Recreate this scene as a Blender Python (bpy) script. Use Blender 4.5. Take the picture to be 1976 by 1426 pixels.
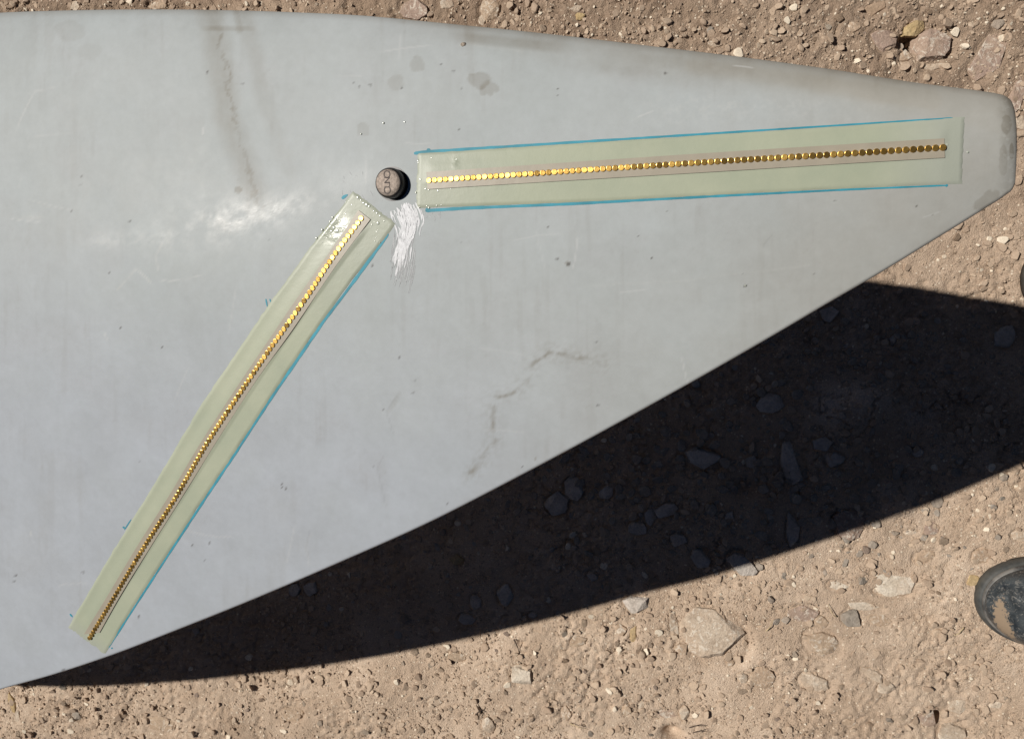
import bpy, math, random
import numpy as np
from mathutils import Vector, Matrix
from mathutils.bvhtree import BVHTree

# ------------------------------------------------------------------ camera geometry
F, CX, CY, CAMH = 1490.0, 988.0, 713.0, 1.05
GX, GY, PD, NX, NY, SX, SY = 0.1824, -0.1183, 0.4157, 0.284, -0.1245, 0.7593, 0.2347
md = np.array([GX, GY, 1.0]); md /= np.linalg.norm(md)          # straight down, in camera axes
Xa = np.array([1.0, 0, 0]) - md[0] * md; Xa /= np.linalg.norm(Xa)
Ya = np.cross(md, Xa)
WR = np.stack([Xa, -Ya, -md])                                   # camera (right, down, forward) -> world
CAM = np.array([0.0, 0.0, CAMH])
scene = bpy.context.scene
for o in list(bpy.data.objects): bpy.data.objects.remove(o)
cam = bpy.data.cameras.new('camera'); cam.sensor_fit = 'HORIZONTAL'; cam.sensor_width = 36
cam.lens = F / 1976.0 * 36; cam.clip_start = 0.02; cam.clip_end = 500
camo = bpy.data.objects.new('camera', cam); scene.collection.objects.link(camo)
c0, c1, c2 = WR[:, 0], -WR[:, 1], -WR[:, 2]
camo.matrix_world = Matrix(((c0[0], c1[0], c2[0], 0), (c0[1], c1[1], c2[1], 0), (c0[2], c1[2], c2[2], CAMH), (0, 0, 0, 1)))
scene.camera = camo
# ------------------------------------------------------------------ light
SUN = Vector((-SX, SY, 1.0)).normalized()                        # towards the sun
sl = bpy.data.lights.new('sun', 'SUN'); sl.energy = 5.0; sl.angle = math.radians(0.53); sl.color = (1.0, 0.95, 0.88)
so = bpy.data.objects.new('sun', sl); scene.collection.objects.link(so)
so.rotation_euler = SUN.to_track_quat('Z', 'Y').to_euler()
w = bpy.data.worlds.new('World'); scene.world = w; w.use_nodes = True
nt = w.node_tree; nt.nodes.clear()
sky = nt.nodes.new('ShaderNodeTexSky'); sky.sky_type = 'NISHITA'; sky.sun_disc = False
sky.sun_elevation = math.asin(SUN.z); sky.sun_rotation = math.atan2(SUN.x, SUN.y)
sky.altitude = 3000; sky.air_density = 0.28; sky.dust_density = 0.05; sky.ozone_density = 0.6
bg = nt.nodes.new('ShaderNodeBackground'); bg.inputs[1].default_value = 0.05
ow = nt.nodes.new('ShaderNodeOutputWorld')
nt.links.new(sky.outputs[0], bg.inputs[0]); nt.links.new(bg.outputs[0], ow.inputs[0])
scene.view_settings.view_transform = 'Standard'; scene.view_settings.look = 'None'
scene.view_settings.exposure = -0.17; scene.view_settings.gamma = 1
scene.view_settings.use_curve_mapping = False

rng = np.random.default_rng(11)
random.seed(4)
COL = scene.collection

# ------------------------------------------------------------------ helpers
def ray(px, py):
    v = np.array([(px - CX) / F, (py - CY) / F, 1.0]); return WR @ v
def ground_at(px, py, z=0.0):
    r = ray(px, py); t = (z - CAMH) / r[2]; return CAM + r * t
def project(P):
    q = (P - CAM) @ WR
    return CX + F * q[..., 0] / q[..., 2], CY + F * q[..., 1] / q[..., 2]
_tab = np.random.default_rng(5).random((256, 256))
def vnoise(x, y, sc, seed=0):
    x = np.asarray(x) * sc + seed * 17.31; y = np.asarray(y) * sc + seed * 9.73
    ix = np.floor(x).astype(int); iy = np.floor(y).astype(int); fx = x - ix; fy = y - iy
    fx = fx * fx * fx * (fx * (fx * 6 - 15) + 10); fy = fy * fy * fy * (fy * (fy * 6 - 15) + 10)
    a = _tab[ix & 255, iy & 255]; b = _tab[(ix + 1) & 255, iy & 255]
    c = _tab[ix & 255, (iy + 1) & 255]; d = _tab[(ix + 1) & 255, (iy + 1) & 255]
    return (a * (1 - fx) + b * fx) * (1 - fy) + (c * (1 - fx) + d * fx) * fy
def fbm(x, y, sc, n=4, seed=0, gain=0.5):
    s = 0; a = 1; t = 0
    ca, sa = math.cos(0.6), math.sin(0.6)
    for i in range(n):
        s = s + a * vnoise(x, y, sc, seed + i); t += a; a *= gain; sc *= 2.03
        x, y = ca * np.asarray(x) - sa * np.asarray(y), sa * np.asarray(x) + ca * np.asarray(y)
    return s / t
def sstep(a, b, x):
    t = np.clip((x - a) / (b - a), 0, 1); return t * t * (3 - 2 * t)
def mesh_np(name, V, Fc, smooth=True):
    me = bpy.data.meshes.new(name)
    V = np.ascontiguousarray(V, dtype=np.float32); Fc = np.ascontiguousarray(Fc, dtype=np.int32)
    n = Fc.shape[1]
    me.vertices.add(len(V)); me.vertices.foreach_set('co', V.ravel())
    me.loops.add(Fc.size); me.loops.foreach_set('vertex_index', Fc.ravel())
    me.polygons.add(len(Fc)); me.polygons.foreach_set('loop_start', np.arange(0, Fc.size, n, dtype=np.int32))
    me.polygons.foreach_set('loop_total', np.full(len(Fc), n, dtype=np.int32))
    me.update(calc_edges=True); me.validate()
    me.polygons.foreach_set('use_smooth', np.full(len(me.polygons), smooth, dtype=bool))
    return me
def fattr(me, name, a):
    at = me.attributes.new(name, 'FLOAT', 'POINT'); at.data.foreach_set('value', np.ascontiguousarray(a, dtype=np.float32).ravel())
def add(name, me, mat, parent=None, kind=None, label=None, cat=None, group=None, loc=None):
    o = bpy.data.objects.new(name, me); COL.objects.link(o)
    if mat is not None and not me.materials: me.materials.append(mat)
    if parent is not None: o.parent = parent
    if loc is not None: o.location = loc
    for k, v in (('kind', kind), ('label', label), ('category', cat), ('group', group)):
        if v: o[k] = v
    return o
def grid_faces(nu, nv):
    i = np.arange(nu - 1)[:, None] * nv + np.arange(nv - 1)[None, :]
    return np.stack([i, i + nv, i + nv + 1, i + 1], -1).reshape(-1, 4)

# node helpers
class NT:
    def __init__(s, name):
        s.m = bpy.data.materials.new(name); s.m.use_nodes = True; s.t = s.m.node_tree; s.t.nodes.clear()
        s.out = s.n('ShaderNodeOutputMaterial'); s.p = s.n('ShaderNodeBsdfPrincipled'); s.l(s.p.outputs[0], s.out.inputs[0])
    def n(s, t, **k):
        x = s.t.nodes.new(t)
        for a, b in k.items(): setattr(x, a, b)
        return x
    def l(s, a, b): s.t.links.new(a, b)
    def put(s, v, inp):
        if isinstance(v, (int, float)): inp.default_value = v
        elif isinstance(v, tuple): inp.default_value = v if len(v) == len(inp.default_value) else (*v, 1)
        else: s.l(v, inp)
    def noise(s, sc, det=4, rough=0.55, vec=None, dist=0.0):
        x = s.n('ShaderNodeTexNoise'); x.inputs['Scale'].default_value = sc; x.inputs['Detail'].default_value = det
        x.inputs['Roughness'].default_value = rough; x.inputs['Distortion'].default_value = dist
        s.l(vec or s.obj(), x.inputs['Vector']); return x.outputs[0]
    def voro(s, sc, feat='F1', vec=None, out=0):
        x = s.n('ShaderNodeTexVoronoi'); x.feature = feat; x.inputs['Scale'].default_value = sc
        s.l(vec or s.obj(), x.inputs['Vector']); return x.outputs[out]
    def obj(s):
        if not hasattr(s, '_o'): s._o = s.n('ShaderNodeTexCoord').outputs['Object']
        return s._o
    def attr(s, name): 
        x = s.n('ShaderNodeAttribute'); x.attribute_name = name; return x.outputs['Fac']
    def math(s, op, a, b=0.0, c=0.0, clamp=False):
        x = s.n('ShaderNodeMath', operation=op); x.use_clamp = clamp
        s.put(a, x.inputs[0]); s.put(b, x.inputs[1]); s.put(c, x.inputs[2]); return x.outputs[0]
    def rng(s, v, a, b, c=0.0, d=1.0):
        x = s.n('ShaderNodeMapRange'); s.put(v, x.inputs[0])
        for i, q in enumerate((a, b, c, d)): s.put(q, x.inputs[i + 1])
        return x.outputs[0]
    def mix(s, f, a, b):
        x = s.n('ShaderNodeMix', data_type='RGBA'); s.put(f, x.inputs[0]); s.put(a, x.inputs[6]); s.put(b, x.inputs[7]); return x.outputs[2]
    def mul(s, a, b, f=1.0):
        x = s.n('ShaderNodeMix', data_type='RGBA', blend_type='MULTIPLY'); s.put(f, x.inputs[0]); s.put(a, x.inputs[6]); s.put(b, x.inputs[7]); return x.outputs[2]
    def bump(s, h, strength, dist, normal=None):
        x = s.n('ShaderNodeBump'); s.put(h, x.inputs['Height']); s.put(strength, x.inputs['Strength']); s.put(dist, x.inputs['Distance'])
        if normal: s.l(normal, x.inputs['Normal'])
        return x.outputs[0]
    def set(s, **k):
        for a, v in k.items(): s.put(v, s.p.inputs[a.replace('_', ' ')])
        return s.m

# ------------------------------------------------------------------ materials
def soil_material():
    t = NT('dry_soil')
    big = t.noise(2.2, 3); mid = t.noise(16, 5, 0.6); fine = t.noise(380, 5, 0.7); grit = t.noise(1100, 3, 0.7)
    lo = t.attr('tone')
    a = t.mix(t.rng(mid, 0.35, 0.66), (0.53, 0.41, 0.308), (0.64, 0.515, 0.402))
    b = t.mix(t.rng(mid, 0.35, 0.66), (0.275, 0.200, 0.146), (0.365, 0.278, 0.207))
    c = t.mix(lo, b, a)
    c = t.mix(t.math('MULTIPLY', t.rng(big, 0.45, 0.7), 0.4), c, (0.41, 0.305, 0.22))
    c = t.mix(t.math('MULTIPLY', t.attr('dust'), 0.8), c, (0.62, 0.56, 0.50))
    c = t.mul(c, t.mix(t.rng(fine, 0.3, 0.7), (0.86, 0.84, 0.82), (1.12, 1.12, 1.12)))
    c = t.mul(c, t.mix(t.rng(grit, 0.3, 0.7), (0.78, 0.76, 0.74), (1.2, 1.2, 1.2)))
    # pale mineral grains
    g = t.n('ShaderNodeTexVoronoi'); g.inputs['Scale'].default_value = 260; t.l(t.obj(), g.inputs['Vector'])
    sep = t.n('ShaderNodeSeparateColor'); t.l(g.outputs['Color'], sep.inputs[0])
    isg = t.math('MULTIPLY', t.math('LESS_THAN', g.outputs['Distance'], 0.30), t.math('GREATER_THAN', sep.outputs[0], 0.86))
    c = t.mix(t.math('MULTIPLY', isg, 0.75), c, (0.80, 0.70, 0.56))
    h = t.math('ADD', t.math('MULTIPLY', fine, 1.4), t.math('MULTIPLY', grit, 0.55))
    h = t.math('ADD', h, t.math('MULTIPLY', t.voro(560), -0.7))
    nrm = t.bump(h, 0.8, 0.0016)
    return t.set(Base_Color=c, Roughness=0.95, Normal=nrm, Specular_IOR_Level=0.15)
def stone_material(name, dark, light, dust=0.5, speck=True):
    t = NT(name)
    oi = t.n('ShaderNodeObjectInfo')
    v = t.n('ShaderNodeVectorMath', operation='ADD'); t.l(t.obj(), v.inputs[0]); t.l(oi.outputs['Location'], v.inputs[1])
    vec = v.outputs[0]
    n1 = t.noise(55, 5, 0.65, vec); n2 = t.noise(320, 4, 0.7, vec); n3 = t.noise(24, 3, 0.5, vec)
    c = t.mix(t.rng(n1, 0.32, 0.68), dark, light)
    c = t.mix(t.math('MULTIPLY', t.rng(n3, 0.42, 0.6), dust), c, (0.455, 0.335, 0.24))
    if speck:
        c = t.mix(t.math('MULTIPLY', t.rng(t.noise(95, 5, 0.75, vec, 1.2), 0.53, 0.60), 0.7), c, (0.72, 0.65, 0.55))
    c = t.mul(c, t.mix(t.rng(n2, 0.3, 0.7), (0.76, 0.75, 0.74), (1.16, 1.16, 1.16)))
    nrm = t.bump(t.math('ADD', n2, t.math('MULTIPLY', n1, 2.0)), 0.7, 0.0025)
    return t.set(Base_Color=c, Roughness=0.9, Normal=nrm, Specular_IOR_Level=0.2)
M_soil = soil_material()
STONE = {
    'pale':  stone_material('pale_stone', (0.44, 0.345, 0.26), (0.62, 0.52, 0.41), 0.45),
    'tan':   stone_material('tan_stone', (0.40, 0.295, 0.21), (0.52, 0.40, 0.29), 0.7),
    'pink':  stone_material('pinkish_stone', (0.33, 0.24, 0.19), (0.44, 0.33, 0.27), 0.4),
    'grey':  stone_material('grey_stone', (0.27, 0.235, 0.195), (0.42, 0.37, 0.315), 0.3, False),
    'shade_grey': stone_material('shaded_grey_stone', (0.44, 0.39, 0.34), (0.66, 0.60, 0.54), 0.12, False),  # grey stone lightened in colour to show inside the blade's shadow
    'ochre': stone_material('ochre_stone', (0.42, 0.30, 0.15), (0.58, 0.45, 0.25), 0.3, False),
    'white': stone_material('white_stone', (0.52, 0.43, 0.33), (0.74, 0.66, 0.55), 0.35),
    'dirt':  stone_material('dirt_clod', (0.33, 0.235, 0.16), (0.45, 0.335, 0.24), 0.7, False),
}
def gravel_material():
    t = NT('mixed_gravel')
    tn = t.attr('tone'); n2 = t.noise(600, 3, 0.7)
    cr = t.n('ShaderNodeValToRGB'); t.l(tn, cr.inputs[0]); e = cr.color_ramp.elements
    e[0].position = 0; e[0].color = (0.28, 0.20, 0.145, 1); e[1].position = 1; e[1].color = (0.78, 0.68, 0.54, 1)
    for p, c in ((0.45, (0.41, 0.308, 0.226, 1)), (0.8, (0.51, 0.395, 0.292, 1)), (0.92, (0.60, 0.48, 0.36, 1))):
        x = e.new(p); x.color = c
    c = t.mul(cr.outputs[0], t.mix(t.rng(n2, 0.3, 0.7), (0.8, 0.8, 0.8), (1.12, 1.12, 1.12)))
    return t.set(Base_Color=c, Roughness=0.92, Normal=t.bump(n2, 0.5, 0.0012), Specular_IOR_Level=0.2)
M_gravel = gravel_material()
def blade_material():
    t = NT('worn_grey_gelcoat')
    dirt = t.attr('dirt'); warm = t.attr('warm'); pale = t.attr('pale'); gloss = t.attr('gloss'); dark = t.attr('dark'); sky_tint = t.attr('sky_tint')
    n1 = t.noise(9, 4); n2 = t.noise(60, 5, 0.65); n3 = t.noise(900, 2)
    c = t.mix(t.rng(n1, 0.35, 0.65), (0.372, 0.404, 0.412), (0.398, 0.427, 0.436))
    c = t.mix(t.math('MULTIPLY', sky_tint, 0.8), c, (0.372, 0.400, 0.446))
    c = t.mix(warm, c, (0.348, 0.341, 0.312))
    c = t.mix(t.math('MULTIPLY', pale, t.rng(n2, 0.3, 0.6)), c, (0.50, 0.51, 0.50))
    c = t.mix(t.math('MULTIPLY', dirt, t.rng(n2, 0.25, 0.6, 0.55, 1.0)), c, (0.20, 0.185, 0.155))
    c = t.mix(dark, c, (0.07, 0.06, 0.055))
    n4 = t.noise(210, 6, 0.7); n5 = t.noise(26, 6, 0.68)
    c = t.mul(c, t.mix(t.rng(n2, 0.3, 0.7), (0.965, 0.965, 0.96), (1.025, 1.025, 1.025)))
    c = t.mul(c, t.mix(t.rng(n4, 0.3, 0.7), (0.965, 0.963, 0.958), (1.03, 1.03, 1.03)))
    c = t.mul(c, t.mix(t.rng(n5, 0.32, 0.68), (0.955, 0.952, 0.945), (1.03, 1.032, 1.035)))
    c = t.mix(t.math('MULTIPLY', t.attr('scratch'), 0.6), c, (0.52, 0.53, 0.53))
    r = t.math('SUBTRACT', 0.58, t.math('MULTIPLY', gloss, 0.24))
    r = t.math('ADD', r, t.math('MULTIPLY', t.math('SUBTRACT', n5, 0.5), 0.3))
    bh = t.math('ADD', t.math('MULTIPLY', n2, t.math('ADD', 0.10, gloss)), t.math('MULTIPLY', n3, 0.05))
    return t.set(Base_Color=c, Roughness=r, Normal=t.bump(bh, 0.22, 0.0012), Specular_IOR_Level=t.math('ADD', 0.17, t.math('MULTIPLY', gloss, 0.22)))
M_blade = blade_material()
def simple(name, col, rough, metal=0.0, coat=0.0, nsc=0, nstr=0.2, ndist=0.0005, var=0.0, spec=0.5):
    t = NT(name); c = col
    if var:
        n = t.noise(nsc or 80, 4); c = t.mix(t.rng(n, 0.3, 0.7), tuple(x * (1 - var) for x in col), tuple(min(1, x * (1 + var)) for x in col))
    k = dict(Base_Color=c, Roughness=rough, Metallic=metal, Coat_Weight=coat, Specular_IOR_Level=spec)
    if nsc: k['Normal'] = t.bump(t.noise(nsc, 4), nstr, ndist)
    m = t.set(**k); t.p.inputs['Coat Roughness'].default_value = 0.12; return m
def resin_material():
    t = NT('green_tinted_resin')
    n = t.noise(30, 6, .65); n2 = t.noise(260, 3); wet = t.attr('wet')
    c = t.mix(t.rng(n, 0.35, 0.65), (0.335, 0.368, 0.275), (0.385, 0.41, 0.305))
    c = t.mix(t.attr('thin'), c, (0.345, 0.365, 0.325))
    c = t.mix(t.math('MULTIPLY', wet, 0.5), c, (0.28, 0.31, 0.24))
    r = t.math('SUBTRACT', 0.52, t.math('MULTIPLY', wet, 0.34))
    h = t.math('ADD', t.math('MULTIPLY', n2, t.math('ADD', 0.04, t.math('MULTIPLY', wet, 0.35))), t.math('MULTIPLY', n, 0.5))
    return t.set(Base_Color=c, Roughness=r, Normal=t.bump(h, 0.4, 0.0012), Specular_IOR_Level=0.35)
M_resin = resin_material()
M_tape = simple('beige_backing_tape', (0.342, 0.306, 0.242), 0.4, 0, 0.0, 120, 0.2, 0.0004, 0.06)
def gold_material():
    t = NT('gold_plated_metal'); oi = t.n('ShaderNodeObjectInfo'); rnd = oi.outputs['Random']
    n = t.noise(1400, 4); c = t.mix(t.rng(n, .3, .7), (0.56, 0.34, 0.085), (0.84, 0.54, 0.15))
    c = t.mul(c, t.mix(rnd, (0.84, 0.81, 0.77), (1.05, 1.05, 1.05)))
    return t.set(Base_Color=c, Metallic=0.9, Roughness=t.math('ADD', 0.22, t.math('MULTIPLY', rnd, 0.16)), Normal=t.bump(n, .35, .00015))
M_gold = gold_material()
M_marker = simple('blue_marker_ink', (0.028, 0.25, 0.335), 0.6, 0, 0, 90, 0.1, 0.0002, 0.22)
M_smear = simple('white_filler_smear', (0.69, 0.70, 0.72), 0.6, 0, 0, 420, 0.3, 0.0003, 0.14, spec=0.2)
M_film = simple('thin_white_smear', (0.47, 0.48, 0.49), 0.7, 0, 0, 420, 0.2, 0.0002, 0.12, spec=0.2)
M_bead = simple('resin_glint_bead', (0.42, 0.45, 0.38), 0.22, 0, 1.0, spec=1.0)
M_stud = simple('worn_bronze_stud', (0.235, 0.195, 0.165), 0.6, 0.5, 0, 700, 0.6, 0.0004, 0.25)
M_studside = simple('blackened_stud_side', (0.035, 0.030, 0.028), 0.4, 0.5, 0, 300, 0.4, 0.0005, 0.3)
M_groove = simple('black_recess', (0.012, 0.012, 0.015), 0.35)
M_letter = simple('stamped_letters', (0.045, 0.032, 0.028), 0.6, 0.2)

# ------------------------------------------------------------------ ground sheet
def spaced(lo, hi, step, far, g=1.22):
    core = np.arange(lo, hi + step, step); out = []; s = step; x = core[-1]
    while x < far: s *= g; x += s; out.append(x)
    neg = []; s = step; x = core[0]
    while x > -far: s *= g; x -= s; neg.append(x)
    return np.array(neg[::-1] + list(core) + out)
def ground_h(x, y):
    h = (fbm(x, y, 2.2, 3, 1) - 0.5) * 0.04 + (fbm(x, y, 11, 3, 5) - 0.5) * 0.012
    up_ = sstep(-0.02, 0.14, y)                          # the far side of the blade is rougher, less trodden
    crumb = np.maximum(sstep(0.52, 0.66, fbm(x, y, 6, 3, 21)), up_ * .75)
    r = fbm(x, y, 60, 4, 9); h = h + (r - 0.5) * (0.0026 + 0.0042 * crumb)
    ck = np.abs(fbm(x, y, 34, 4, 61) - 0.5); h = h - 0.0030 * sstep(0.030, 0.004, ck) * (sstep(.45, .62, fbm(x, y, 12, 2, 66)) + .15)
    c1 = np.abs(fbm(x, y, 95, 3, 31) - 0.5); h = h + (sstep(0.0, 0.12, c1) - .5) * (0.0005 + 0.0016 * crumb)
    h = h + (fbm(x, y, 210, 3, 14) - 0.5) * (0.0012 + 0.0040 * crumb)
    return h
cs = [ground_at(px, py) for px, py in ((-10, -10), (1986, -10), (-10, 1436), (1986, 1436))]
x0, x1 = min(c[0] for c in cs) - 0.02, max(c[0] for c in cs) + 0.05
y0, y1 = min(c[1] for c in cs) - 0.02, max(c[1] for c in cs) + 0.05
xs = spaced(x0, x1, 0.0025, 60); ys = spaced(y0, y1, 0.0025, 60)
GXg, GYg = np.meshgrid(xs, ys, indexing='ij')
GZ = ground_h(GXg, GYg)
far = np.maximum(0, np.maximum(np.abs(GXg), np.abs(GYg)) - 1.4)
GZ *= 1 / (1 + far * 0.15)
GROUND0 = 0.0
STN = []       # (x, y, a, b, angle) landmark footprints, filled below

# landmark stones: px, py, width px, height px, angle deg (image), proudness, tone, label
LM = [
 (1378,1230,138,112,28,.42,'pale','large pale flat slab bedded in sunlit dirt just under the shadow edge'),
 (1722,1124,92,58,4,.30,'white','whitish speckled rock left of the lower boot, below the shadow edge'),
 (1617,1129,46,22,4,.30,'white','small pale lozenge stone left of the whitish speckled rock'),
 (1668,1169,66,20,3,.25,'white','thin chalky white flake under the whitish speckled rock'),
 (1643,1190,38,36,40,.55,'grey','pointed grey-brown stone tucked below the chalky white flake'),
 (1692,1192,54,26,12,.25,'tan','flat tan stone right of the pointed grey-brown stone'),
 (1549,1182,60,34,-4,.35,'pink','dusty pinkish stone with a dark crack above it, upper right of the large slab'),
 (1586,1243,74,56,35,.45,'tan','ridged tan stone with a bright white crest right of the large slab'),
 (1584,1199,24,22,20,.6,'tan','little round tan stone between the pinkish stone and the ridged one'),
 (1572,1318,64,38,6,.40,'pale','cream stone half sunk below the ridged tan stone'),
 (1476,1309,52,44,15,.35,'tan','dull dirt-coated stone left of the cream half-sunk stone'),
 (1433,1306,24,19,0,.6,'pale','small cream pebble below the right end of the large slab'),
 (1409,1279,17,17,0,.6,'tan','tan pebble touching the lower edge of the large slab'),
 (1706,1325,33,23,-35,.7,'pale','cream tilted stone with a crisp black shadow left of centre under the boot'),
 (1682,1300,46,22,22,.3,'pale','flat cream chip above the tilted cream stone'),
 (1852,1368,40,30,15,.25,'pale','smooth cream disc stone in the lower right dirt'),
 (1926,1367,28,14,-15,.5,'white','whitish sliver right of the smooth cream disc stone'),
 (1790,1390,38,32,10,.55,'pink','pink-brown stone beside a black pit near the bottom right'),
 (1841,1420,58,38,-10,.5,'pale','pale stone cut by the bottom edge, right of the black pit'),
 (1637,1392,28,15,10,.35,'tan','small tan chip near the bottom, left of the pink-brown stone'),
 (1783,1074,42,24,-25,.35,'tan','tan stone with a curved crack, upper right of the whitish speckled rock'),
 (1797,1019,26,28,5,.45,'pink','rosy pebble just below the shadow edge at right'),
 (1759,1027,28,12,-20,.4,'pale','pale splinter left of the rosy pebble'),
 (1893,1071,36,30,-30,.3,'tan','dull tan stone above the toe of the lower boot'),
 (1874,1118,26,24,-40,.4,'ochre','ochre stone touching the toe of the lower boot'),
 (1964,1030,32,22,0,.35,'pale','pale stone at the right edge above the lower boot'),
 (1007,1296,42,40,10,.6,'white','blocky whitish stone near bottom centre under the shadow edge'),
 (944,1395,28,34,-30,.6,'pale','pale wedge stone near the bottom edge, lower left of the blocky whitish one'),
 (1094,1373,24,34,-10,.35,'tan','tan oval stone low in the bottom centre dirt'),
 (1211,1366,20,24,20,.7,'tan','rounded tan pebble with a black right side, bottom centre right'),
 (1237,1362,12,26,15,.5,'pale','narrow pale splinter right of the rounded tan pebble'),
 (1313,1251,26,23,0,.75,'tan','knobbly tan pebble at the left end of the large slab'),
 (1301,1208,18,52,-8,.6,'pale','upright cream splinter standing left of the large slab'),
 (1198,1217,24,24,0,.55,'tan','round tan stone just under the shadow edge, left of the upright splinter'),
 (1222,1226,14,36,10,.45,'ochre','brown crescent stone between the round tan stone and the upright splinter'),
 (1116,1236,34,22,-15,.35,'tan','crumbly tan stone under the shadow edge at bottom centre'),
 (1321,1379,20,30,5,.6,'pale','upright pale stone near the bottom, below the large slab'),
 (1290,1380,44,20,-4,.3,'pink','flat brownish stone left of the upright pale stone near the bottom'),
 (880,1268,36,22,8,.4,'tan','tan stone just below the shadow edge, left of the blocky whitish one'),
 (840,1352,32,20,-10,.35,'pale','pale embedded stone in the bottom left centre dirt'),
 (26,1354,15,40,-14,.55,'ochre','yellow straw-coloured splinter at the far lower left'),
 (36,1378,13,26,10,.5,'pale','cream shard below the yellow splinter at lower left'),
 (150,1379,20,18,20,.6,'grey','dark brown clod in the lower left dirt'),
 (310,1396,70,36,10,.22,'tan','broad dust-covered stone low in the left dirt'),
 (560,1380,54,30,-12,.22,'tan','low dust-covered stone at the bottom, left of centre'),
 (1768,52,46,30,-38,.8,'ochre','yellowish leaning stone above a black hollow, top right'),
 (1806,84,72,66,10,.55,'pink','big pinkish-grey block right of the yellowish leaning stone'),
 (1811,124,54,15,-4,.5,'pale','flat cream sliver under the big pinkish-grey block'),
 (1707,74,54,42,20,.35,'pink','dull brown stone left of the yellowish leaning stone'),
 (1912,104,54,94,22,.22,'pink','long flat embedded stone near the top right corner'),
 (1930,43,24,20,0,.7,'grey','round grey pebble near the top right corner'),
 (1752,104,26,22,-20,.6,'tan','small tan stone below the hollow at top right'),
 (1741,82,22,18,15,.6,'grey','small grey-brown stone left of the black hollow'),
 (1968,180,30,66,10,.45,'pink','pink stone at the right edge beside the blade tip'),
 (1967,236,28,26,0,.5,'pale','round pale stone at the right edge below the pink stone'),
 (1649,51,26,22,0,.45,'tan','tan stone above the blade tip, left of the brown stone'),
 (1880,45,14,12,0,.7,'pale','tiny cream pebble above the long embedded stone'),
 (1544,66,13,12,0,.7,'tan','little tan pebble just above the blade, right of centre'),
 (1371,62,18,16,0,.6,'grey','small grey-brown pebble above the blade, top centre right'),
 (1378,88,26,11,8,.4,'pale','pale chip lying against the blade upper edge'),
 (1690,15,40,24,-20,.4,'dirt','brown dirt clod at the top edge, left of the hollow'),
 (797,15,58,40,12,.4,'pink','pinkish flat stone at the top edge above the receptor'),
 (864,6,30,22,0,.4,'pale','pale stone at the top edge right of the pinkish flat stone'),
 (943,18,42,48,30,.35,'tan','tan ridge stone at the top edge with a black crack on its right'),
 (928,38,14,18,10,.6,'pale','small pale pebble against the blade below the ridge stone'),
 (1112,21,25,13,5,.6,'pale','pale greenish flat pebble above the blade, top centre'),
 (1121,36,19,15,-10,.75,'ochre','ochre pebble right below the pale greenish flat pebble'),
 (300,8,44,24,0,.35,'tan','tan stone at the top edge near the left'),
 (148,14,18,20,20,.5,'white','small whitish stone at the top edge near the left corner'),
 (1355,886,74,46,14,.55,'grey','broad grey rock in the middle of the blade shadow'),
 (1527,893,46,90,-24,.60,'grey','tall leaning slab of rock in the shadow centre'),
 (1432,1086,66,46,32,.60,'grey','blocky bluish rock close to the lower shadow edge'),
 (1528,1022,26,70,-4,.55,'grey','narrow upright rock in the shadow above the large slab'),
 (1634,1010,60,56,5,.45,'pink','rounded brownish rock in the shadow near its lower edge at right'),
 (1226,1166,52,33,2,.60,'grey','grey stone just inside the shadow edge at bottom centre'),
 (1074,976,44,46,35,.60,'grey','squarish rock in the shadow near the blade edge'),
 (1107,944,40,50,10,.55,'grey','rock touching the squarish one in the shadow'),
 (1171,951,26,36,35,.55,'grey','wedge of rock in the shadow right of the squarish pair'),
 (1285,985,44,26,-25,.5,'grey','shard of rock in the shadow left of the broad grey rock'),
 (1310,1040,34,28,0,.65,'grey','bluish lump of rock in the shadow above the blocky bluish rock'),
 (1352,1078,42,44,35,.6,'grey','angular rock left of the blocky bluish rock in the shadow'),
 (1254,998,20,36,-10,.5,'grey','small upright rock in the shadow below the shard'),
 (1230,1018,36,26,20,.5,'grey','flat rock in the shadow left of the small upright rock'),
 (1607,884,40,30,10,.6,'grey','stone right of the tall leaning slab in the shadow'),
 (1586,857,36,30,-25,.6,'grey','stone above and right of the tall leaning slab in the shadow'),
 (1450,890,26,26,5,.5,'grey','small rock between the broad grey rock and the leaning slab'),
 (1600,605,34,30,15,.6,'grey','rock in the shadow beside the blade edge near the tip'),
 (1487,776,54,36,5,.5,'grey','flat rock in the shadow beside the blade edge, right of centre'),
 (1940,651,38,44,10,.55,'grey','rounded triangular rock in the shadow at the far right'),
 (1770,873,24,20,10,.6,'grey','lone pebble in the right part of the shadow'),
 (1723,655,14,18,10,.6,'grey','small pebble in the upper part of the shadow'),
 (882,1080,32,22,5,.55,'ochre','greenish-brown stone in the shadow, left of centre'),
 (598,1137,28,32,35,.55,'grey','angular rock in the narrow left end of the shadow'),
 (566,1141,24,28,10,.5,'grey','smaller rock beside the angular one in the narrow shadow end'),
 (1028,1185,20,15,-10,.7,'grey','small squared rock in the shadow near its lower edge'),
 (901,1195,36,22,8,.55,'grey','flat rock in the shadow near its lower edge, left of centre'),
 (975,1146,34,42,0,.4,'grey','oval bluish rock in the lower part of the shadow'),
 (918,1160,24,30,0,.45,'grey','dull rock between the flat and the oval ones in the shadow'),
 (1143,1111,26,20,30,.6,'grey','pebble in the lower centre of the shadow'),
 (1407,996,18,30,15,.6,'grey','slim upright pebble above the blocky bluish rock'),
 (1690,1140,12,10,0,.5,'pale','tiny cream chip above the chalky white flake'),
]
def lm_frame(px, py, w_, h_, ang):
    g = ground_at(px, py); d = np.linalg.norm(ray(px, py)) ; depth = CAMH / -ray(px, py)[2]
    s = depth / F
    return g[0], g[1], w_ * s, h_ * s * 1.02, -math.radians(ang)
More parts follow.
